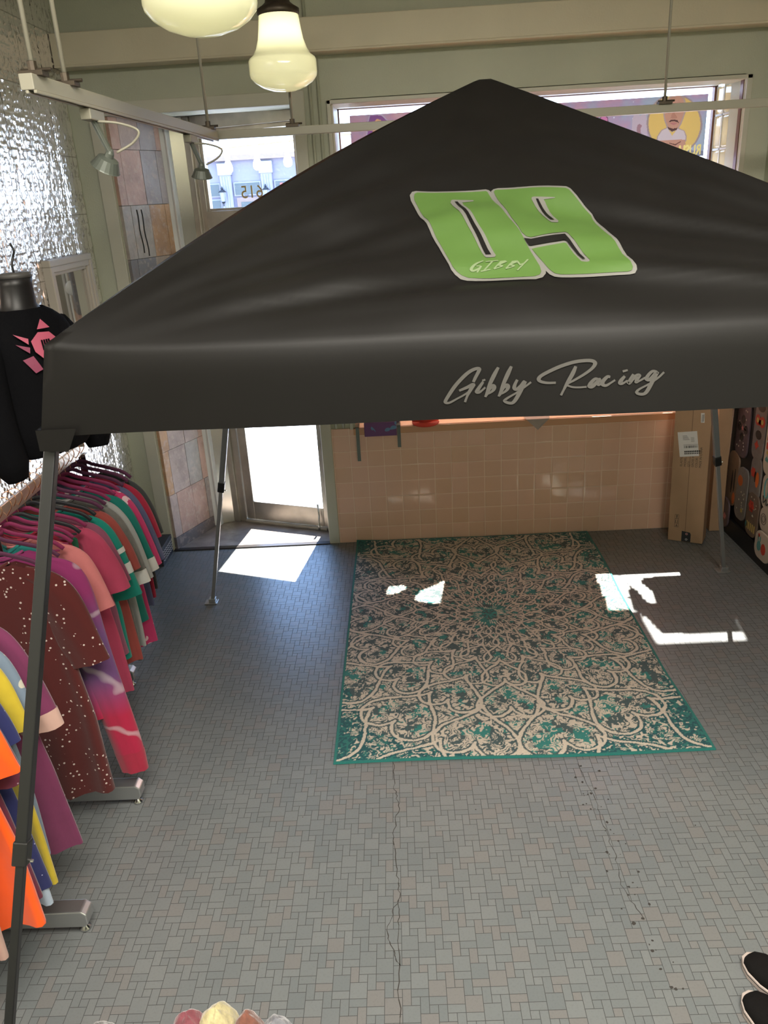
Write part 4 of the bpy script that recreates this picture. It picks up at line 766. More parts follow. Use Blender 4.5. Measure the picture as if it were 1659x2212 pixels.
# ------------------------------------------------------------------ clothing racks
def rack(y0,y1,lab,ztop=1.245,xb=-1.42):
    T=thing('clothing_rack',lab,'clothing rack',(xb,(y0+y1)/2,0))
    MB().box(xb-.006,xb+.006,y0-.22,y1+.12,ztop-.034,ztop+.018).build('hanging_bar',mat('brushed_hanging_bar',(.66,.60,.52),.3,metal=.9),T,bevel=.002)
    for yy_ in (y0,y1):
        xe=xb+.31 if yy_==y0 or ztop<0 or y1<2.2 else xb+.03
        MB().box(xb-.016,xb+.016,yy_-.016,yy_+.016,.10,ztop-.0345).build('upright',Mchrome,T,bevel=.002)
        MB().prism_y([(xb-.32,.035),(xe,.035),(xe+.012,.05),(xe+.012,.085),(xe-.005,.10),(xb-.32,.10)],yy_-.028,yy_+.028).build('foot_bar',mat('brushed_rack_steel',(.55,.56,.56),.32,metal=.9),T,bevel=.004)
        for xx in (xb-.29,xe-.015): MB().lathe([(.0,.0006),(.018,.0006),(.019,.008),(.008,.014),(.007,.035),(0,.035)],(xx,yy_,0),n=20).build('levelling_foot',Mchrome,T,smooth=True)
    MB().box(xb-.012,xb+.012,y0+.016,y1-.016,.12,.14).build('lower_rail',Mchrome,T)
    return T
rA=rack(2.52,3.36,'chrome clothing rack farther away, full of pink, grey and maroon shirts')
rB=rack(1.06,1.93,'chrome clothing rack cut by the left edge, holding orange and yellow garments',xb=-1.42)
MB().box(-1.79,-1.36,3.372,3.384,1.335,1.375).box(-1.79,-1.36,3.20,3.212,1.30,1.315).box(-1.44,-1.40,3.345,3.372,1.245,1.375).build('cross_bar',Mchrome,rA,bevel=.002)
# garments --------------------------------------------------------
Mvelvet={'plum':mat('plum_velvet',(.075,.010,.045),.7,sheen=.15),'magenta':mat('magenta_velvet',(.20,.008,.065),.7,sheen=.15),'black':mat('black_velvet',(.008,.008,.012),.6,sheen=.1)}
def hanger(xb,yb,zb,kind,lab,rz):
    T=thing('clothes_hanger',lab,'hanger',(xb,yb,zb),rz,'velvet hangers with rose gold hooks'); 
    hk=[(0,0,-.075),(0,0,-.045),(.012,0,-.028),(.026,0,-.006),(.024,0,.016),(.008,0,.030),(-.012,0,.026),(-.022,0,.012)]
    MB().tube(catmull([Vector(p)+Vector((-.002,0,-.006)) for p in hk],4),.0019,6).build('hook',Mgold,T,smooth=True,world=False)
    arm=[(-.205,0,-.165),(-.17,0,-.135),(-.10,0,-.110),(-.045,0,-.094),(0,0,-.076),(.045,0,-.094),(.10,0,-.110),(.17,0,-.135),(.205,0,-.165)]
    MB().tube(catmull([Vector(p) for p in arm],5),.0085,8,flat=.45).tube([(-.19,0,-.170),(.19,0,-.170)],.004,6).build('arms',Mvelvet[kind],T,smooth=True,world=False)
    return T
def shirt(name,lab,cat,xb,yb,zb,mb_,ln=.68,sl='short',slm=None,rz=0,hw=.215,th=.018,trim=None,neckm=None,grp='garments on the clothing racks',flare=.03,seed=0,stripes=None):
    T=thing(name,lab,cat,(xb,yb,zb-.10),rz,'garments on the '+('near' if yb<2.1 else 'far')+' clothing rack')
    random.seed(seed+11); ph=random.uniform(0,6)
    cols_=[]; NU=34; NV=20
    def topz(u): 
        a=abs(u)
        return -.015-.030*(1-(a/.36)**2) if a<.36 else -.015-.058*((a-.36)/.64)**1.25
    rings=[]
    for b in range(NV+1):
        v_=b/NV; ring=[]
        for a in range(NU):
            an=2*math.pi*a/NU; u=math.cos(an); s_=math.sin(an)
            w_=hw*(1-.06*math.sin(math.pi*min(1,v_*1.6)))+flare*v_
            z_=topz(u)*(1-v_)+(-ln-.012*math.cos(u*2.5))*v_ 
            yth=th*(.45+.9*math.sin(min(1,v_*1.3+.08)*math.pi/2))
            fold=(.006+.010*v_)*math.sin(u*13+ph+1.3*v_)*min(1,v_*3)
            ring.append((u*w_+.004*math.sin(v_*7+ph)*v_, yth*math.copysign(abs(s_)**.6,s_)+fold,z_))
        rings.append(ring)
    o=MB().loft(rings,cap=False).build('body',mb_,T,smooth=True,world=False)
    for sx in (1,-1):
        if sl=='none': break
        if sl=='short': path=[(.150,-.045),(.205,-.066),(.243,-.105),(.268,-.165),(.288,-.235),(.305,-.315)]; ws=[.030,.050,.070,.082,.088,.092]
        elif sl=='raglan': path=[(.130,-.035),(.205,-.060),(.250,-.110),(.280,-.19),(.305,-.30),(.325,-.40)]; ws=[.03,.055,.072,.078,.078,.075]
        else: path=[(.150,-.045),(.205,-.066),(.243,-.110),(.265,-.2),(.278,-.36),(.292,-.54),(.322,-.84),(.328,-.97)]; ws=[.030,.052,.072,.080,.076,.066,.058,.050]
        path=[(p[0]*hw/.215,p[1]) for p in path]
        P_=catmull([(sx*p[0],0,p[1]) for p in path],5); n_=len(P_); rings=[]
        for i_,p in enumerate(P_):
            t_=(P_[min(i_+1,n_-1)]-P_[max(i_-1,0)]).normalized(); q=Vector((t_.z,0,-t_.x)); tt=i_/(n_-1)*(len(ws)-1); k_=min(int(tt),len(ws)-2); w_=ws[k_]+(ws[k_+1]-ws[k_])*(tt-k_)
            yt=.010+.014*math.sin(min(1,i_/n_*1.6)*math.pi/2)+(.006 if sl!='short' else .004)
            off=-q*w_*.92 if (q.x*sx)>0 else q*w_*.92
            rings.append([p+off*1.0+q*w_*math.cos(an)+Vector((0,1,0))*(yt*math.sin(an)+.004*math.sin(7*math.cos(an)+i_*.35+ph)) for an in [2*math.pi*k/18 for k in range(18)]])
        MB().loft(rings,cap=False).build('sleeve',slm or mb_,T,smooth=True,world=False)
        if trim is not None and sx==1:
            for (f0,f1) in (stripes or ((.90,1.0),)):
                i0=int(f0*(n_-1)); i1=max(i0+1,int(f1*(n_-1)))
                cen=lambda R: sum((Vector(p) for p in R),Vector())/len(R)
                MB().loft([[cen(R)+(Vector(p)-cen(R))*1.035 for p in R] for R in rings[i0:i1+1]],cap=False).build('sleeve_band',trim,T,smooth=True,world=False)
    if neckm is not None:
        P_=[Vector((.36*hw*math.cos(a),.012*math.sin(a)-.0,-.018-.026*(1-math.cos(a)**2))) for a in np.linspace(0,2*math.pi,20)]
        MB().tube(P_,.005,6,flat=1.2).build('collar',neckm,T,smooth=True,world=False)
    return T
def fab(name,c,noise=.06,ns=14,sheen=.25): return mat(name,c,.85,spec=.2,noise=noise,nscale=ns,bump=.12,bscale=35,sheen=sheen)
def speck(name,c,dot,sc=26,thr=.13):
    m=fab(name,c); t=m.node_tree; x,y,z,g=posN(m,'obj'); vo=t.nodes.new('ShaderNodeTexVoronoi'); vo.inputs['Scale'].default_value=sc; t.links.new(g,vo.inputs['Vector'])
    k=LT(N(vo.outputs['Distance']),thr)*GT(noiseN(m,g,9,2),.46); setc(m,mixc(m,k,c,dot)); return m
Mgalx=fab('galaxy_jersey',(.2,.03,.12)); t=Mgalx.node_tree; x,y,z,g=posN(Mgalx,'obj'); zz_=(z+.9)*1.15
c_a=mixc(Mgalx,(0.42-zz_)*5,(.16,.07,.20),(.40,.015,.055)); c_a=mixc(Mgalx,(zz_-.62)*5,c_a,(.26,.03,.13)); w_=SIN(z*26+x*18+noiseN(Mgalx,g,4,2)*9); setc(Mgalx,mixc(Mgalx,(w_-.90)*5,c_a,(.62,.52,.56)))
Mflor=speck('pink_floral_jersey',(.52,.04,.14),(.75,.5,.55),22,.3)
Mbluef=speck('blue_floral_jersey',(.16,.21,.28),(.5,.48,.4),18,.35)
Mmar=speck('maroon_speckled_knit',(.085,.014,.013),(.62,.52,.48),52,.20)
Mplsp=speck('plum_speckled_jersey',(.15,.03,.06),(.5,.35,.4),40,.12)
F=dict(char=fab('charcoal_cotton',(.045,.05,.05)),crim=fab('crimson_cotton',(.36,.02,.05)),navy=fab('slate_navy_cotton',(.09,.10,.19)),hp=Mflor,dteal=fab('dark_teal_cotton',(.01,.16,.13)),
 grey=fab('heather_grey_cotton',(.33,.33,.32)),dgrey=fab('dark_heather_cotton',(.145,.14,.13),.12,40),rust=fab('rust_red_cotton',(.30,.06,.05)),teal=fab('teal_jersey',(.010,.21,.165)),mauve=fab('mauve_cotton',(.24,.07,.12)),
 rose=fab('rose_pink_cotton',(.43,.055,.115)),berry=fab('berry_pink_cotton',(.40,.035,.105)),salm=fab('salmon_pink_cotton',(.60,.19,.19)),lteal=fab('soft_teal_jersey',(.03,.27,.25)),gal=Mgalx,mar=Mmar,plum=fab('plum_cotton',(.15,.028,.08)),
 bluf=Mbluef,yel=fab('mustard_yellow_knit',(.50,.38,.03),.08,20),dplum=Mplsp,orange=fab('neon_orange_cotton',(1.0,.115,.008),.04),beige=fab('pale_peach_cotton',(.50,.32,.27)),royal=speck('royal_blue_cotton',(.025,.03,.12),(.4,.4,.6),40,.1),lblue=fab('pale_blue_cotton',(.42,.50,.62)),
 white=fab('white_cotton',(.62,.60,.58)),green=fab('forest_green_cotton',(.02,.13,.07)),black=fab('black_cotton',(.012,.012,.016)))
Zb=1.245
items=[ # name,label,cat,y,material,kwargs, hanger colour
('t_shirt','charcoal shirt at the far end of the far rack','shirt',3.33,'char',dict(ln=.60),'plum'),
('t_shirt','crimson shirt just in front of the far-end charcoal shirt','shirt',3.27,'crim',dict(ln=.62),'plum'),
('long_sleeve_shirt','slate navy shirt near the far end of the far rack','shirt',3.21,'navy',dict(sl='raglan',ln=.64),'plum'),
('t_shirt','hot pink shirt with small pale flowers on the far rack','shirt',3.155,'hp',dict(sl='raglan',ln=.80),'magenta'),
('t_shirt','dark teal shirt with pale sleeve hem on the far rack','shirt',3.10,'dteal',dict(sl='raglan',ln=.66,trim='white'),'magenta'),
('t_shirt','pale heather grey shirt behind the dark grey one','shirt',3.05,'grey',dict(sl='raglan',ln=.74),'magenta'),
('t_shirt','dark heather grey raglan shirt with white sleeve end','shirt',2.995,'dgrey',dict(sl='raglan',ln=.78,trim='white'),'plum'),
('t_shirt','rust red shirt in front of the dark grey raglan','shirt',2.935,'rust',dict(ln=.76),'plum'),
('jersey','teal jersey with two cream stripes round the sleeve','shirt',2.875,'teal',dict(sl='raglan',ln=.70,trim='white',stripes=((.60,.66),(.74,.82))),'black'),
('t_shirt','mauve shirt between the teal jersey and the rose pink shirt','shirt',2.82,'mauve',dict(ln=.66),'black'),
('t_shirt','rose pink shirt with wide sleeve, largest pink one','shirt',2.76,'rose',dict(ln=.80,hw=.225),'magenta'),
('tank_top','forest green vest behind the red one','shirt',2.70,'green',dict(sl='none',ln=.84,hw=.19),'black'),
('tank_top','crimson vest behind the salmon pink shirt','shirt',2.665,'crim',dict(sl='none',ln=.80,hw=.195),'magenta'),
('t_shirt','pale salmon pink shirt with loose sleeve','shirt',2.605,'salm',dict(ln=.62,hw=.215),'magenta'),
('t_shirt','small soft teal child shirt in front of the salmon one','shirt',2.55,'lteal',dict(ln=.42,hw=.15,sl='none'),'magenta'),
('long_sleeve_shirt','purple and red galaxy patterned long-sleeved top with gathered red cuff','shirt',2.485,'gal',dict(sl='long',ln=.72,hw=.235,trim='crim'),'plum'),
('tunic','maroon tunic with small white specks, front of the far rack','tunic',2.40,'mar',dict(ln=.97,hw=.235,th=.028,flare=.05,sl='raglan'),'plum'),
('long_sleeve_shirt','plum shirt with pale sleeve end at the back of the near rack','shirt',2.03,'plum',dict(ln=.89,flare=.075,sl='raglan',trim='beige'),'magenta'),
('t_shirt','blue-grey floral shirt on the near rack','shirt',1.975,'bluf',dict(ln=.84),'plum'),
('cardigan','mustard yellow cardigan on the near rack','cardigan',1.915,'yel',dict(ln=.90,flare=.06),'plum'),
('t_shirt','royal blue speckled shirt in front of the yellow cardigan','shirt',1.855,'royal',dict(ln=.88,flare=.06),'black'),
('long_sleeve_shirt','dark plum speckled shirt behind the orange one','shirt',1.80,'dplum',dict(ln=.86,sl='raglan',flare=.055),'plum'),
('t_shirt','pale blue shirt hem showing below the blue speckled shirt','shirt',1.885,'lblue',dict(ln=.95,flare=.07,sl='none',hw=.20),'plum'),
('t_shirt','bright neon orange shirt on the near rack','shirt',1.72,'orange',dict(ln=.86,hw=.25,th=.026,flare=.07),'black'),
('t_shirt','pale peach shirt at the left edge, in front of the orange one','shirt',1.61,'beige',dict(ln=.86,hw=.23),'black'),
('t_shirt','second orange shirt peeking below the peach one','shirt',1.54,'orange',dict(ln=.85,hw=.2),'black')]
random.seed(21)
for q,(nm,lab,cat_,yy_,mk,kw,hc) in enumerate(items):
    kw=dict(kw); tr_=kw.pop('trim',None); rz=random.uniform(-.06,.06)+ (.03 if yy_>2.3 else -.05)
    xb=-1.42+random.uniform(-.006,.006)
    if yy_<2.1: xb+=0
    hanger(xb,yy_,Zb+.018,hc,{'plum':'dark plum velvet hanger','magenta':'magenta velvet hanger','black':'black velvet hanger'}[hc]+' holding '+lab.split(' at ')[0].split(' on ')[0].split(' in front')[0].split(' behind')[0].split(' between')[0].split(' with')[0].split(' hem')[0].split(' just')[0].split(' near')[0]+(' on the near rack' if yy_<2.1 else ' on the far rack') ,rz)
    shirt(nm,lab,cat_,xb,yy_,Zb+.0,F[mk],trim=F[tr_] if tr_ else None,rz=rz,neckm=F[mk],seed=q,**kw)
q_=Vector((-1.540,5.165,1.765)); T=thing('wall_sensor','small white dome fixed to the slate cladding, showing just above the canopy','sensor',q_)
MB().loft([[q_+sn*h_+sv*(r_q*math.cos(a))+Vector((0,0,r_q*1.1*math.sin(a))) for a in [2*math.pi*k/24 for k in range(24)]] for h_,r_q in ((.014,.040),(.022,.042),(.04,.038),(.055,.026),(.062,.008))]).build('dome',Mwhite,T,smooth=True)
# dark clothes in the shadow between rack and tin wall
for q,(yy_,xx_) in enumerate(((2.15,-1.70),(2.22,-1.72))): pass
# ------------------------------------------------------------------ hanging torso with black sweater
mx,my,mz=-1.355,2.92,1.415
MT=thing('mannequin_torso','black headless display torso wearing a black sweater with pink print above the rack','mannequin',(mx,my,mz),math.radians(-22))
def tring(z_,rx_,ry_,cx_=0,cy_=0,n=40,sq=.9):
    out=[]
    for k in range(n):
        a=2*math.pi*k/n; c_=math.cos(a); s_=math.sin(a); out.append((cx_+rx_*math.copysign(abs(c_)**sq,c_),cy_+ry_*math.copysign(abs(s_)**sq,s_),z_))
    return out
Msk=mat('matte_black_torso',(.012,.011,.011),.45)
MB().loft([tring(.02,.095,.14),tring(.10,.10,.145),tring(.28,.115,.16),tring(.36,.11,.175),tring(.43,.085,.15),tring(.465,.062,.09),tring(.49,.055,.062),tring(.56,.050,.055,.008),tring(.585,.052,.056,.012)]).build('torso_form',Msk,MT,smooth=True,world=False)
MB().loft([tring(.585,.053,.057,.012),tring(.600,.050,.054,.014),tring(.603,.040,.044,.014)]).build('neck_cap',mat('grey_neck_cap',(.085,.08,.075),.5),MT,smooth=True,world=False)
MB().tube(catmull([(.01,0,.60),(.01,0,.63),(.012,.01,.655),(.006,.025,.675),(.0,.02,.70)],5),.004,8).build('hook',Mblackpl,MT,smooth=True,world=False)
Msw=mat('black_sweater_knit',(.0035,.0035,.0045),.9,spec=.10,bump=.2,bscale=60)
def swr(z_,rx_,ry_,k): 
    return [(p[0]+.004*math.sin(9*math.atan2(p[1],p[0])+k),p[1]+.003*math.sin(7*math.atan2(p[1],p[0])+k),p[2]) for p in tring(z_,rx_,ry_)]
sw=MB().loft([swr(-.045,.105,.155,0),swr(-.02,.125,.175,1),swr(.06,.135,.18,2),swr(.18,.135,.18,3),swr(.30,.135,.185,4),swr(.375,.122,.195,5),swr(.43,.100,.17,6),swr(.462,.082,.125,6.5),swr(.480,.070,.085,7)],cap=False)
sw.build('sweater',Msw,MT,smooth=True,world=False)
for sy in (-1,1):
    P_=catmull([(0,sy*.150,.40),(.0,sy*.190,.34),(.005,sy*.215,.24),(.015,sy*.225,.10),(.03,sy*.220,-.03),(.04,sy*.212,-.10)],5); n_=len(P_)
    MB().tube(P_,[.055+.012*math.sin(math.pi*i_/n_)-.022*max(0,(i_/n_-.8)*5) for i_ in range(n_)],16).build('sweater_sleeve',Msw,MT,smooth=True,world=False)
# print on the chest
def chest(u,v):
    u-=.28; v+=.045
    return (.137*math.cos(u*1.0)*1.0+.004 - .02*max(0,(v-.30)/.1)*.4, .183*math.sin(u), v)
def chestpoly(name,pts,m,o_=0):
    MB().add([tuple(Vector(chest(u,v))*1.0+Vector((.004+o_,0,0))) for u,v in pts]+[chest(sum(p[0] for p in pts)/len(pts),sum(p[1] for p in pts)/len(pts))],[(i_,(i_+1)%len(pts),len(pts)) for i_ in range(len(pts))]).build(name,m,MT,world=False)
Mpk=mat('pink_sweater_print',(.50,.10,.16),.6); Mpk2=mat('dark_rose_sweater_print',(.26,.05,.10),.6)
def el(cu_,cv_,a,b,n=14): return [(cu_+a*math.cos(2*math.pi*k/n),cv_+b*math.sin(2*math.pi*k/n)) for k in range(n)]
def blob(cu_,cv_,P_,m,o_=.006):
    P_=[tuple(Vector(p)) for p in [((P_[i_][0]*(4-j_)+P_[(i_+1)%len(P_)][0]*j_)/4,(P_[i_][1]*(4-j_)+P_[(i_+1)%len(P_)][1]*j_)/4) for i_ in range(len(P_)) for j_ in range(4)]]; n_=len(P_)
    cu_=sum(p[0] for p in P_)/n_; cv_=sum(p[1] for p in P_)/n_
    MB().loft([[tuple(Vector(chest(cu_+(p[0]-cu_)*t_,cv_+(p[1]-cv_)*t_))+Vector((.009+o_,0,0))) for p in P_] for t_ in (1,.75,.5,.25,.02)],cap=False).build('chest_print',m,MT,smooth=True,world=False)
blob(-.02,.31,[(-.30,.335),(-.12,.362),(.12,.358),(.30,.325),(.28,.285),(.12,.262),(-.12,.268),(-.27,.298)],Mpk)
blob(-.45,.315,[(-.62,.365),(-.34,.345),(-.36,.325)],Mpk); blob(-.45,.29,[(-.62,.33),(-.35,.315),(-.38,.295)],Mpk2); blob(-.40,.26,[(-.56,.275),(-.33,.285),(-.20,.235),(-.36,.225)],Mpk2)
blob(-.05,.24,[(-.16,.255),(.10,.25),(.0,.205)],Mpk); blob(.30,.25,[(.15,.255),(.42,.285),(.36,.225)],Mpk2); blob(.05,.385,[(-.12,.372),(.0,.405),(.16,.372)],Mpk)
for k in range(4):
    p0=Vector(chest(-.10+.05*k,.335))+Vector((.019,0,0)); p1=Vector(chest(-.10+.05*k,.300))+Vector((.019,0,0)); MB().tube([p0,p1],.003,6).build('print_stitch',Msw,MT,world=False)
MB().tube([(0,0,.02),(0,0,-.155)],.010,8).build('stand_post',Mchrome,MT,world=False)
# ------------------------------------------------------------------ things by the door
T=thing('shoe_box','low black carton with white script standing on the floor beside the door trim','box',(-1.70,4.88,0))
bxm=mat('black_printed_carton',(.035,.037,.045),.5)
MB().box(-1.785,-1.615,4.74,4.985,.0,.125).build('carton',bxm,T,bevel=.003)
MB().box(-1.788,-1.612,4.737,4.986,.10,.13).build('lid',bxm,T,bevel=.003)
mb=MB()
for k in range(4):
    P_=[(-1.6105,4.75+.22*t_,.035+.02*k+.006*math.sin(t_*40+k*2)) for t_ in np.linspace(0,1,40)]; mb.tube(P_,.0012,4)
mb.build('white_script',Mpaper,T)
# ------------------------------------------------------------------ cardboard boxes
def tall_box(lab,base,w,d,h,rz,tilt,name='cardboard_box'):
    T=thing(name,lab,'box',(base[0],base[1],0),rz); T.rotation_euler=(0,tilt,rz)
    MB().box(-w/2,w/2,0,d,.002,h).build('carton',Mcardb,T,bevel=.004,world=False)
    return T
T=tall_box('tall brown cardboard carton with shipping label standing upright in the corner',(1.80,4.748,0),.215,.13,1.16,math.radians(-29),math.radians(-1.2))
MB().box(-.004,.0,-.0006,.0,.002,1.16).build('box_seam',mat('seam_line',(.25,.15,.09),.8),T,world=False)
# label sheet, slightly turned
def bl(mb,x0,x1,z0,z1,off=-.0012,rot=0,c=(0,0)):
    P_=[]
    for x_,z_ in ((x0,z0),(x1,z0),(x1,z1),(x0,z1)):
        dx=x_-c[0];dz=z_-c[1]; P_.append((c[0]+dx*math.cos(rot)-dz*math.sin(rot),c[1]+dx*math.sin(rot)+dz*math.cos(rot)))
    return mb.prism_y(P_,off-.0004,off)
c_=(-.005,.660); rt=math.radians(8)
bl(MB(),-.075,.040,.585,.745,-.001,rt,c_).build('shipping_label',Mpaper,T,world=False)
mb=MB()
for k in range(26): 
    w_=random.choice((.0008,.0014,.0022)); x_=-.045+k*.0032; bl(mb,x_,x_+w_,.640,.655,-.0018,rt,c_)
for k in range(9): x_=-.045+.0105*k; bl(mb,x_,x_+.0085,.612,.622,-.0018,rt,c_); bl(mb,x_,x_+.0072,.600,.608,-.0018,rt,c_)
for k in range(4): bl(mb,-.047,-.02+.004*k,.718-.008*k,.720-.008*k,-.0018,rt,c_); bl(mb,.0,.02,.705-.008*k,.7065-.008*k,-.0018,rt,c_)
bl(mb,-.047,.04,.6605,.662,-.0018,rt,c_)
mb.build('label_print',Mink,T,world=False)
bl(MB(),.045,.066,.805,.865,-.001,math.radians(3),(.05,.83)).build('small_label',Mpaper,T,world=False)
mb=MB()
for k in range(12): bl(mb,.050,.056,.810+.004*k,.812+.004*k,-.0018)
bl(mb,.059,.062,.812,.858,-.0018); mb.build('small_label_print',Mink,T,world=False)
for k,s_ in enumerate(('ELASTIC LEG','MODEL:','QTY:','GROSS WT','COLOR:','MADE IN CHINA')):
    me=text_mesh(s_,.019,align='LEFT'); o=bpy.data.objects.new('box_text',me); C.objects.link(o); o.parent=T
    for v in me.vertices: x_,y_=v.co.x,v.co.y; v.co=(-.052+.0225*k+y_*-1.0*-1.0*0 - y_*1.0,-.0009,.515+x_*.95)
    me.flip_normals(); me.materials.clear(); me.materials.append(Mink)
MB().prism_y([(-.022,.006),(.034,.006),(.034,.060),(.028,.072),(-.022,.078)],-.0014,-.0006).build('black_sticker',mat('black_sticker',(.02,.022,.026),.4),T,world=False)
def ringxz(cx,cz,r0,r1,n=20):
    mb=MB(); v=[(cx+r*math.cos(2*math.pi*k/n),-.0018,cz+r*math.sin(2*math.pi*k/n)) for r in (r0,r1) for k in range(n)]
    mb.add(v,[(k,(k+1)%n,n+(k+1)%n,n+k) for k in range(n)]); return mb
ringxz(.008,.022,.004,.0075).build('sticker_icon',mat('pale_icon',(.5,.5,.5),.5),T,world=False); ringxz(.008,.060,.003,.008).build('sticker_icon',mat('pink_icon',(.5,.25,.25),.5),T,world=False)
mb=MB()
for k in range(3):
    z_=.10+.030*k; x0,x1=-.070,-.045
    for b_ in ((x0,x1,z_,z_+.0015),(x0,x1,z_+.026,z_+.0275),(x0,x0+.0015,z_,z_+.0275),(x1-.0015,x1,z_,z_+.0275)): bl(mb,*b_,-.0008)
bl(mb,-.064,-.050,.106,.109);bl(mb,-.059,-.055,.108,.12); bl(mb,-.065,-.0625,.134,.15); bl(mb,-.053,-.0505,.134,.15); bl(mb,-.060,-.055,.165,.185); 
mb.build('handling_marks',Mink,T,world=False)
tall_box('second worn cardboard carton half hidden behind the labelled one, against the wall',(2.055,4.90,0),.085,.08,1.10,math.radians(-4),math.radians(-1))
# ------------------------------------------------------------------ decorated boards on the right wall
T=thing('sticker_board_stand','black panel low on the right wall carrying sticker-covered boards','panel',(2.15,3.7,0))
MB().box(2.128,2.159,1.6,4.985,.0,1.0).build('backing_board',mat('black_board',(.012,.012,.013),.5),T,bevel=.003)
MB().box(2.108,2.128,1.6,4.985,.0,.115).build('kick_board',mat('black_skirting',(.008,.008,.009),.45),T,bevel=.003)
MB().box(2.04,2.159,1.6,4.72,1.0,1.02).build('top_shelf',Mwhite,T,bevel=.002)
def boardpts(y0,y1,z0,z1,r=.05,n=6):
    out=[]
    for cy,cz,a0 in ((y1-r,z1-r,0),(y0+r,z1-r,90),(y0+r,z0+r,180),(y1-r,z0+r,270)):
        for k in range(n+1): a=math.radians(a0+90*k/n); out.append((cy+r*math.cos(a),cz+r*math.sin(a)))
    return out
def xpoly(mb,pts,x0,x1): 
    n=len(pts); v=[(x0,y,z) for y,z in pts]+[(x1,y,z) for y,z in pts]; return mb.add(v,[tuple(range(n-1,-1,-1)),tuple(range(n,2*n))]+[(i_,(i_+1)%n,n+(i_+1)%n,n+i_) for i_ in range(n)])
Mb=dict(pale=mat('pale_board',(.50,.44,.37),.35),grey=mat('grey_board',(.21,.185,.17),.35,noise=.15,nscale=20),brown=mat('brown_board',(.17,.12,.09),.4,noise=.2,nscale=12),purp=mat('dusky_purple_board',(.11,.075,.085),.4,noise=.3,nscale=15),tanb=mat('tan_board',(.26,.165,.11),.4,noise=.2,nscale=10))
Md={k:mat(k+'_sticker',c,.4) for k,c in dict(red=(.50,.05,.03),orange=(.62,.14,.03),yellow=(.55,.40,.12),ink=(.03,.025,.025),teal=(.08,.28,.28),cream=(.55,.50,.40),pink=(.55,.20,.20)).items()}
def bpoly(mb,cy,cz,r,n,x_,sq=1.0,ph=0,star=0):
    pts=[(cy+r*(1-star*(k%2))*math.cos(2*math.pi*k/n+ph),cz+sq*r*(1-star*(k%2))*math.sin(2*math.pi*k/n+ph)) for k in range(n)]; return xpoly(mb,pts,x_-.0008,x_)
boards=[(4.90,4.72,.55,.92,'purp','dark flower-print board highest and nearest the corner',('flower',)),
(4.955,4.80,.20,.56,'tanb','tan feather-like board hanging in the corner below the flower one',('feather',)),
(4.80,4.64,.16,.50,'grey','small grey board with faint orange badge low in the corner',('badge','orange')),
(4.985,4.83,.04,.24,'purp','purple-brown board touching the skirting by the corner',('blob','pink')),
(4.66,4.51,.60,.97,'grey','grey board with red glasses and moustache face near the shelf',('face',)),
(4.63,4.49,.36,.62,'grey','grey board with red and orange lantern sticker',('lantern',)),
(4.62,4.46,.12,.40,'brown','brown board with red badge and yellow lettering',('badge2',)),
(4.48,4.30,.56,.98,'pale','large cream rounded board with red block letters',('letters',)),
(4.46,4.27,.36,.57,'pale','cream board with blue oval outline and black script',('script',)),
(4.44,4.25,.22,.37,'pale','small cream board with doodled animal outline',('doodle',)),
(4.42,4.22,.06,.23,'pale','lowest cream board with teal hand and red heart stickers',('hand',)),
(4.26,4.08,.50,.95,'grey','grey board outside the right frame edge row',('badge','red'))]
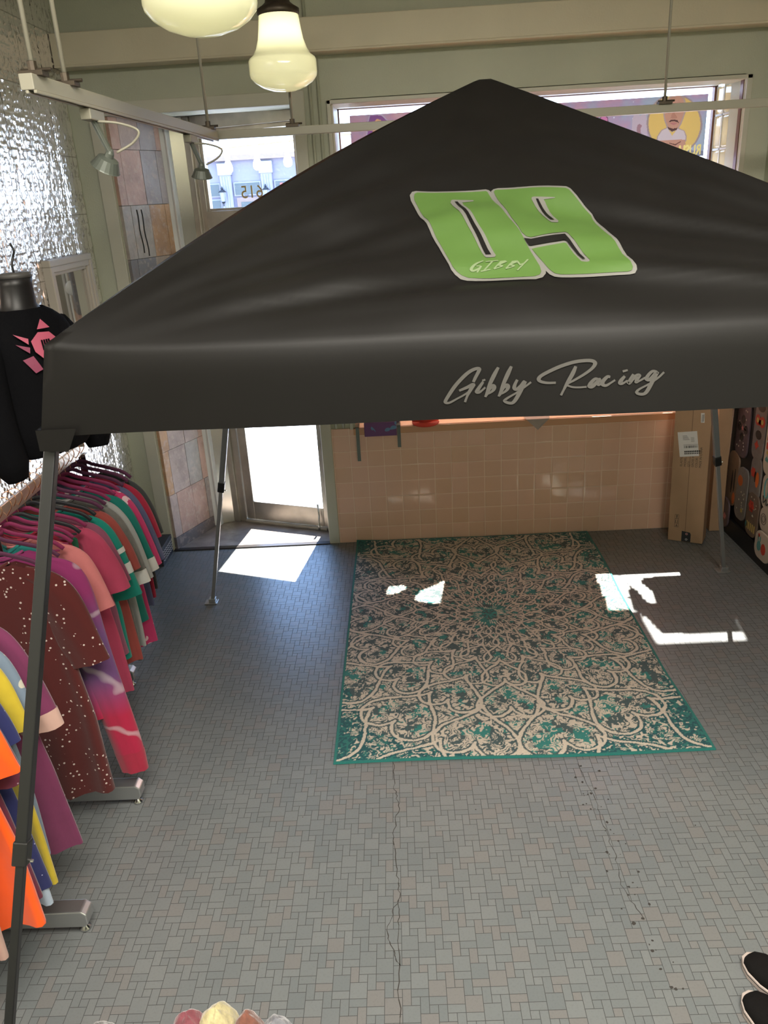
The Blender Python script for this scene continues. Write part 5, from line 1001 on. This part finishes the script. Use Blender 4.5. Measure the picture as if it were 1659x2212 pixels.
for q,(ya,yb_,za,zb_,mk,lab,dec) in enumerate(boards[:11]):
    y0,y1=min(ya,yb_),max(ya,yb_); T=thing('decorated_board',lab,'wall art',(2.12,(y0+y1)/2,za),0,'decorated boards on the right wall')
    xf=2.108 if za<.115 else 2.128; th_b=.010+.0012*(q%4); 
    if za<.115: th_b=.012
    x1_=xf-.0005; x0_=x1_-th_b
    xpoly(MB(),boardpts(y0,y1,za,zb_,min(.06,(y1-y0)/2.6,(zb_-za)/2.2)),x0_,x1_).build('board',Mb[mk],T,bevel=.002)
    X_=x0_-.0006; cy=(y0+y1)/2; cz=(za+zb_)/2; k0=dec[0]
    def D_(col,f): mb=MB(); f(mb); mb.build('sticker',Md[col],T)
    if k0=='flower': D_('ink',lambda m:[bpoly(m,cy+.045*math.cos(a),cz+.055*math.sin(a),.028,12,X_) for a in (0,1.57,3.14,4.71)]); D_('cream',lambda m:[bpoly(m,cy+random.uniform(-.06,.06),cz+random.uniform(-.15,.15),.006,5,X_) for _ in range(24)]); D_('pink',lambda m:bpoly(m,cy,cz,.018,10,X_,star=.5))
    elif k0=='feather': D_('ink',lambda m:[bpoly(m,y0+.04+.035*k,cz-.02*k,.010,10,X_,8) for k in range(2)]); D_('orange',lambda m:bpoly(m,y0+.03,za+.06,.02,10,X_,2))
    elif k0=='badge': D_(dec[1],lambda m:bpoly(m,cy+.03,zb_-.09,.035,14,X_)); D_('cream',lambda m:[bpoly(m,cy+random.uniform(-.05,.04),za+random.uniform(.04,.2),.007,6,X_,star=.3) for _ in range(10)]); D_('yellow',lambda m:bpoly(m,cy-.03,za+.07,.018,12,X_,star=.4))
    elif k0=='blob': D_('pink',lambda m:[bpoly(m,cy-.03,cz-.02,.025,9,X_,star=.3)]); D_('orange',lambda m:[bpoly(m,cy,cz-.05,.02,7,X_,star=.2)])
    elif k0=='face': D_('red',lambda m:[bpoly(m,cy-.03,zb_-.13,.034,12,X_),bpoly(m,cy+.03,zb_-.13,.034,12,X_),bpoly(m,cy,zb_-.14,.02,6,X_)]); D_('yellow',lambda m:[bpoly(m,cy-.03,zb_-.13,.016,12,X_-.001),bpoly(m,cy+.03,zb_-.13,.016,12,X_-.001)]); D_('ink',lambda m:[bpoly(m,cy,zb_-.045,.05,12,X_,.6),bpoly(m,cy,zb_-.215,.04,10,X_,.7)]); D_('red',lambda m:bpoly(m,cy+.01,za+.09,.03,8,X_,star=.4))
    elif k0=='lantern': D_('red',lambda m:bpoly(m,cy+.03,cz+.03,.035,12,X_,star=.25)); D_('orange',lambda m:bpoly(m,cy-.03,cz,.022,14,X_,2.2,ph=.3)); D_('ink',lambda m:bpoly(m,cy+.0,cz+.01,.012,8,X_,3,ph=.3))
    elif k0=='badge2': D_('red',lambda m:[bpoly(m,cy+.02,cz+.05,.040,12,X_,star=.2)]); D_('yellow',lambda m:[xpoly(m,boardpts(cy-.06+.026*k,cy-.045+.026*k,za+.035,za+.085,.004,2),X_-.0008,X_) for k in range(5)]); D_('cream',lambda m:[bpoly(m,cy+random.uniform(-.06,.06),cz+random.uniform(-.02,.12),.005,6,X_) for _ in range(14)]); D_('teal',lambda m:bpoly(m,y1-.02,za+.06,.015,8,X_,1.4))
    elif k0=='letters':
        D_('red',lambda m:[xpoly(m,boardpts(cy+.055-.035*(k%3)-.013,cy+.055-.035*(k%3)+.013,zb_-.22-.05*(k//3),zb_-.18-.05*(k//3),.005,2),X_-.0008,X_) for k in range(6)]); D_('teal',lambda m:[bpoly(m,cy+.05-.03*k,za+.09,.018,9,X_,star=.3) for k in range(3)]); D_('yellow',lambda m:[bpoly(m,cy+.05-.03*k,za+.13,.014,7,X_,star=.3) for k in range(4)]); D_('pink',lambda m:bpoly(m,cy+.03,zb_-.07,.03,4,X_)); D_('ink',lambda m:m.tube([(X_-.001,cy+.07,zb_-.15),(X_-.001,cy+.05,zb_-.13),(X_-.001,cy+.03,zb_-.155),(X_-.001,cy+.0,zb_-.14)],.002,5))
    elif k0=='script':
        def f_(m):
            m.tube([(X_-.001,cy+.03+.028*math.cos(a),cz+.02+.06*math.sin(a)) for a in np.linspace(0,6.28,22)],.004,5)
        D_('teal',f_); D_('ink',lambda m:[m.tube(catmull([(X_-.001,cy+.06,za+.07),(X_-.001,cy+.05,za+.03),(X_-.001,cy+.02,za+.06),(X_-.001,cy+.01,za+.025),(X_-.001,cy-.02,za+.05),(X_-.001,cy-.05,za+.03)],5),.0035,5)])
    elif k0=='doodle': D_('ink',lambda m:[m.tube([(X_-.001,cy+.04+r_*math.cos(a),cz+.0+r_*math.sin(a)) for a in np.linspace(0,6.28,16)],.0015,4) for r_ in (.02,.034)]); D_('red',lambda m:[bpoly(m,cy-.03,cz+.03,.012,8,X_),bpoly(m,cy-.035,cz-.02,.010,8,X_)])
    elif k0=='hand': D_('teal',lambda m:[bpoly(m,cy+.04,cz-.01,.026,10,X_,1.2),bpoly(m,cy+.055,cz+.035,.007,8,X_,3.2),bpoly(m,cy+.03,cz+.035,.007,8,X_,3.0)]); D_('red',lambda m:[bpoly(m,cy-.02,cz-.01,.03,10,X_,1.2),bpoly(m,cy+.05,zb_-.03,.012,8,X_)])
# ------------------------------------------------------------------ goods on the window sill
bp=thing('backpack','patterned purple and blue backpack on the window sill with two grey straps hanging down','bag',(-.13,5.10,.806))
Mbp=speck('patchwork_purple_fabric',(.20,.10,.24),(.16,.30,.50),16,.4)
MB().loft([[(-.13+.125*c_*k2,5.115+.085*s_*k2,z_) for c_,s_ in [(math.copysign(abs(math.cos(a))**.5,math.cos(a)),math.copysign(abs(math.sin(a))**.5,math.sin(a))) for a in [2*math.pi*k/28 for k in range(28)]]] for z_,k2 in ((.808,.9),(.83,1),(.98,1),(1.08,.88),(1.12,.6))]).build('bag_body',Mbp,bp,smooth=True)
Mstrap=mat('grey_green_webbing',(.17,.20,.19),.7)
for xs_,zb_ in ((-.29,.585),(-.022,.668)):
    MB().box(xs_-.011,xs_+.011,YW-.026,YW-.023,zb_,.815).box(xs_-.011,xs_+.011,YW-.026,5.08,.812,.816).build('strap',Mstrap,bp)
MB().box(-.245,-.035,YW-.040,YW-.028,.752,.84).box(-.245,-.035,YW-.040,5.06,.835,.845).build('bag_flap',Mbp,bp,bevel=.004)
rc=thing('cap','red baseball cap lying on the window sill beside the backpack','cap',(.16,5.06,.806))
MB().lathe([(.088,0),(.088,.03),(.078,.065),(.05,.09),(.0,.10)],(.155,5.10,.808),n=28).build('crown',mat('red_cap_cloth',(.62,.05,.03),.7),rc,smooth=True)
MB().loft([[(.155+.088*math.cos(a),5.02-.062*math.sin(a),z_-.018*math.sin(a)) for a in np.linspace(0,math.pi,18)] for z_ in (.818,.822)],closed=True).build('brim',mat('red_cap_brim',(.62,.05,.03),.6),rc,smooth=True)
pp=thing('paper_bag','crumpled grey paper bag corner hanging over the sill edge','paper',(.88,5.03,.806))
MB().add([(.79,5.05,.812),(.96,5.05,.812),(.95,YW-.03,.812),(.80,YW-.03,.812),(.875,YW-.034,.74),(.90,YW-.028,.78)],[(0,1,2,5,3),(3,5,4),(5,2,4)]).build('paper_sheet',mat('grey_paper',(.42,.36,.33),.7),pp)
# ------------------------------------------------------------------ foreground hats on a low table
tb=thing('low_table','low display table below the bottom edge holding knitted hats','table',(-.5,1.05,0))
MB().box(-.95,-.2,.75,1.33,.26,.28).build('table_top',mat('dark_table_wood',(.06,.045,.035),.5),tb,bevel=.003)
for xx in (-.92,-.23):
    for yy_ in (.78,1.30): MB().box(xx-.02,xx+.02,yy_-.02,yy_+.02,0,.26).build('leg',bpy.data.materials['dark_table_wood'],tb)
def beanie(x_,y_,h,rr_,m,m2,lab,seed):
    T=thing('knit_hat',lab,'hat',(x_,y_,.2805),seed*.7,'knitted hats at the bottom edge'); rings=[]
    for z_,r_b in ((0,1.0),(.10,1.03),(.30,1.06),(.31,1.0),(.5,.98),(.68,.86),(.82,.66),(.92,.42),(.98,.2),(1.0,.03)):
        rings.append([((r_b*rr_*(1+.035*math.sin(a*9+seed)*min(1,z_*1.5)+.05*math.sin(a*2+seed))*math.cos(a)),(r_b*rr_*(1+.035*math.sin(a*9+seed)*min(1,z_*1.5))*math.sin(a)),z_*h+.004*math.sin(a*3+seed)*z_) for a in [2*math.pi*k/54 for k in range(54)]])
    MB().loft(rings[2:]).build('crown',m,T,smooth=True,world=False); MB().loft(rings[:4]).build('cuff',m2,T,smooth=True,world=False)
kn=lambda n,c,c2=None: mat(n,c,.95,spec=.1,noise=.25,nscale=45,bump=.4,bscale=90,sheen=.4)
beanie(-.570,1.290,.170,.048,kn('dusty_rose_knit',(.20,.06,.075)),kn('pale_rose_knit',(.35,.2,.18)),'dusty rose knitted hat, leftmost of the hats in the middle group',1)
beanie(-.502,1.297,.174,.056,kn('butter_yellow_knit',(.46,.40,.22)),kn('butter_cuff_knit',(.42,.37,.22)),'butter yellow knitted hat, tallest at the bottom edge',2)
beanie(-.424,1.270,.190,.046,kn('brown_knit',(.17,.07,.05)),kn('brown_cuff_knit',(.14,.06,.05)),'brown marled knitted hat between the yellow and grey ones',3)
beanie(-.356,1.265,.175,.050,kn('slate_grey_knit',(.17,.17,.19)),kn('slate_cuff_knit',(.15,.15,.17)),'slate grey knitted hat, rightmost of the group',4)
beanie(-.770,1.27,.165,.050,kn('dark_grey_knit',(.12,.12,.12)),kn('dark_cuff_knit',(.10,.10,.10)),'dark grey knitted hat apart to the left at the bottom edge',5)
# ------------------------------------------------------------------ black shoes
Mup=mat('black_suede',(.0065,.0058,.0055),.8,spec=.15,bump=.15,bscale=120); Msole=mat('off_white_rubber',(.50,.42,.38),.5)
def shoe(lab,toe,heading,grp):
    T=thing('sneaker',lab,'shoe',(toe[0],toe[1],0),heading,'pair of black sneakers')
    # local: toe at origin, shoe runs towards -y
    L_=.285; secs=[(p[0]*1.1,p[1]*1.16,p[2]*1.05) for p in [(0.0,.006,.020),(.012,.026,.038),(.035,.039,.048),(.075,.046,.058),(.12,.043,.078),(.165,.037,.098),(.215,.034,.104),(.26,.033,.100),(.28,.022,.09)]]
    def outline(s_,k): return [(s_[1]*k*math.cos(a),0) for a in (0,)]
    rings=[]
    for y_,w_,h_ in secs:
        rings.append([(w_*math.copysign(abs(math.cos(a))**.75,math.cos(a))*(1-.25*max(0,math.sin(a))**2*min(1,y_/.2)),-y_,.022+max(0,math.sin(a))**.8*(h_-.022) if math.sin(a)>0 else .022+.004*math.sin(a)) for a in [2*math.pi*k/28 for k in range(28)]])
    MB().loft(rings).build('upper',Mup,T,smooth=True,world=False)
    out=[]
    for y_,w_,h_ in secs: out.append((w_*1.0+.0035,-y_+(.004 if y_==0 else 0)))
    out[0]=(.012,.005); pts=out+[(-x_,y_) for x_,y_ in out[::-1]]
    MB().prism(pts,.0,.026).build('sole',Msole,T,bevel=.004,world=False)
    MB().prism([(x_*1.012,y_) for x_,y_ in pts],.017,.0195).build('sole_stripe',Mink,T,world=False)
    MB().loft([[(.030*math.cos(a),-.205+.062*math.sin(a),z_+.006*math.sin(a)*-1) for a in [2*math.pi*k/24 for k in range(24)]] for z_ in (.085,.118)],cap=False).build('collar',Mup,T,smooth=True,world=False)
    MB().loft([[(.022*math.copysign(1,0.5-k)*1.0,-.10-.012*0,.072) for k in (0,1)]+[(-.020,-.165,.128),(.020,-.165,.128)],[(-.022,-.10,.066),(.022,-.10,.066),(.020,-.168,.122),(-.020,-.168,.122)]]).build('tongue',Mup,T,world=False)
    lc=mat('black_lace',(.02,.02,.02),.7)
    for k in range(4):
        y_=-.095-.018*k; z_=.071+.010*k
        MB().tube(catmull([(-.026,y_,z_-.006),(0,y_-.009,z_+.006),(.026,y_,z_-.006)],5),.003,6).build('lace',lc,T,smooth=True,world=False)
    MB().tube([(0,-.160,.125),(.0,-.166,.131)],.010,10).build('tongue_tab',Msole,T,world=False)
    return T
shoe('black sneaker with white sole at the bottom right, toe farther away',(.955,1.735),math.radians(34),None)
shoe('black sneaker with white sole at the bottom right corner, nearer one',(.908,1.615),math.radians(24),None)
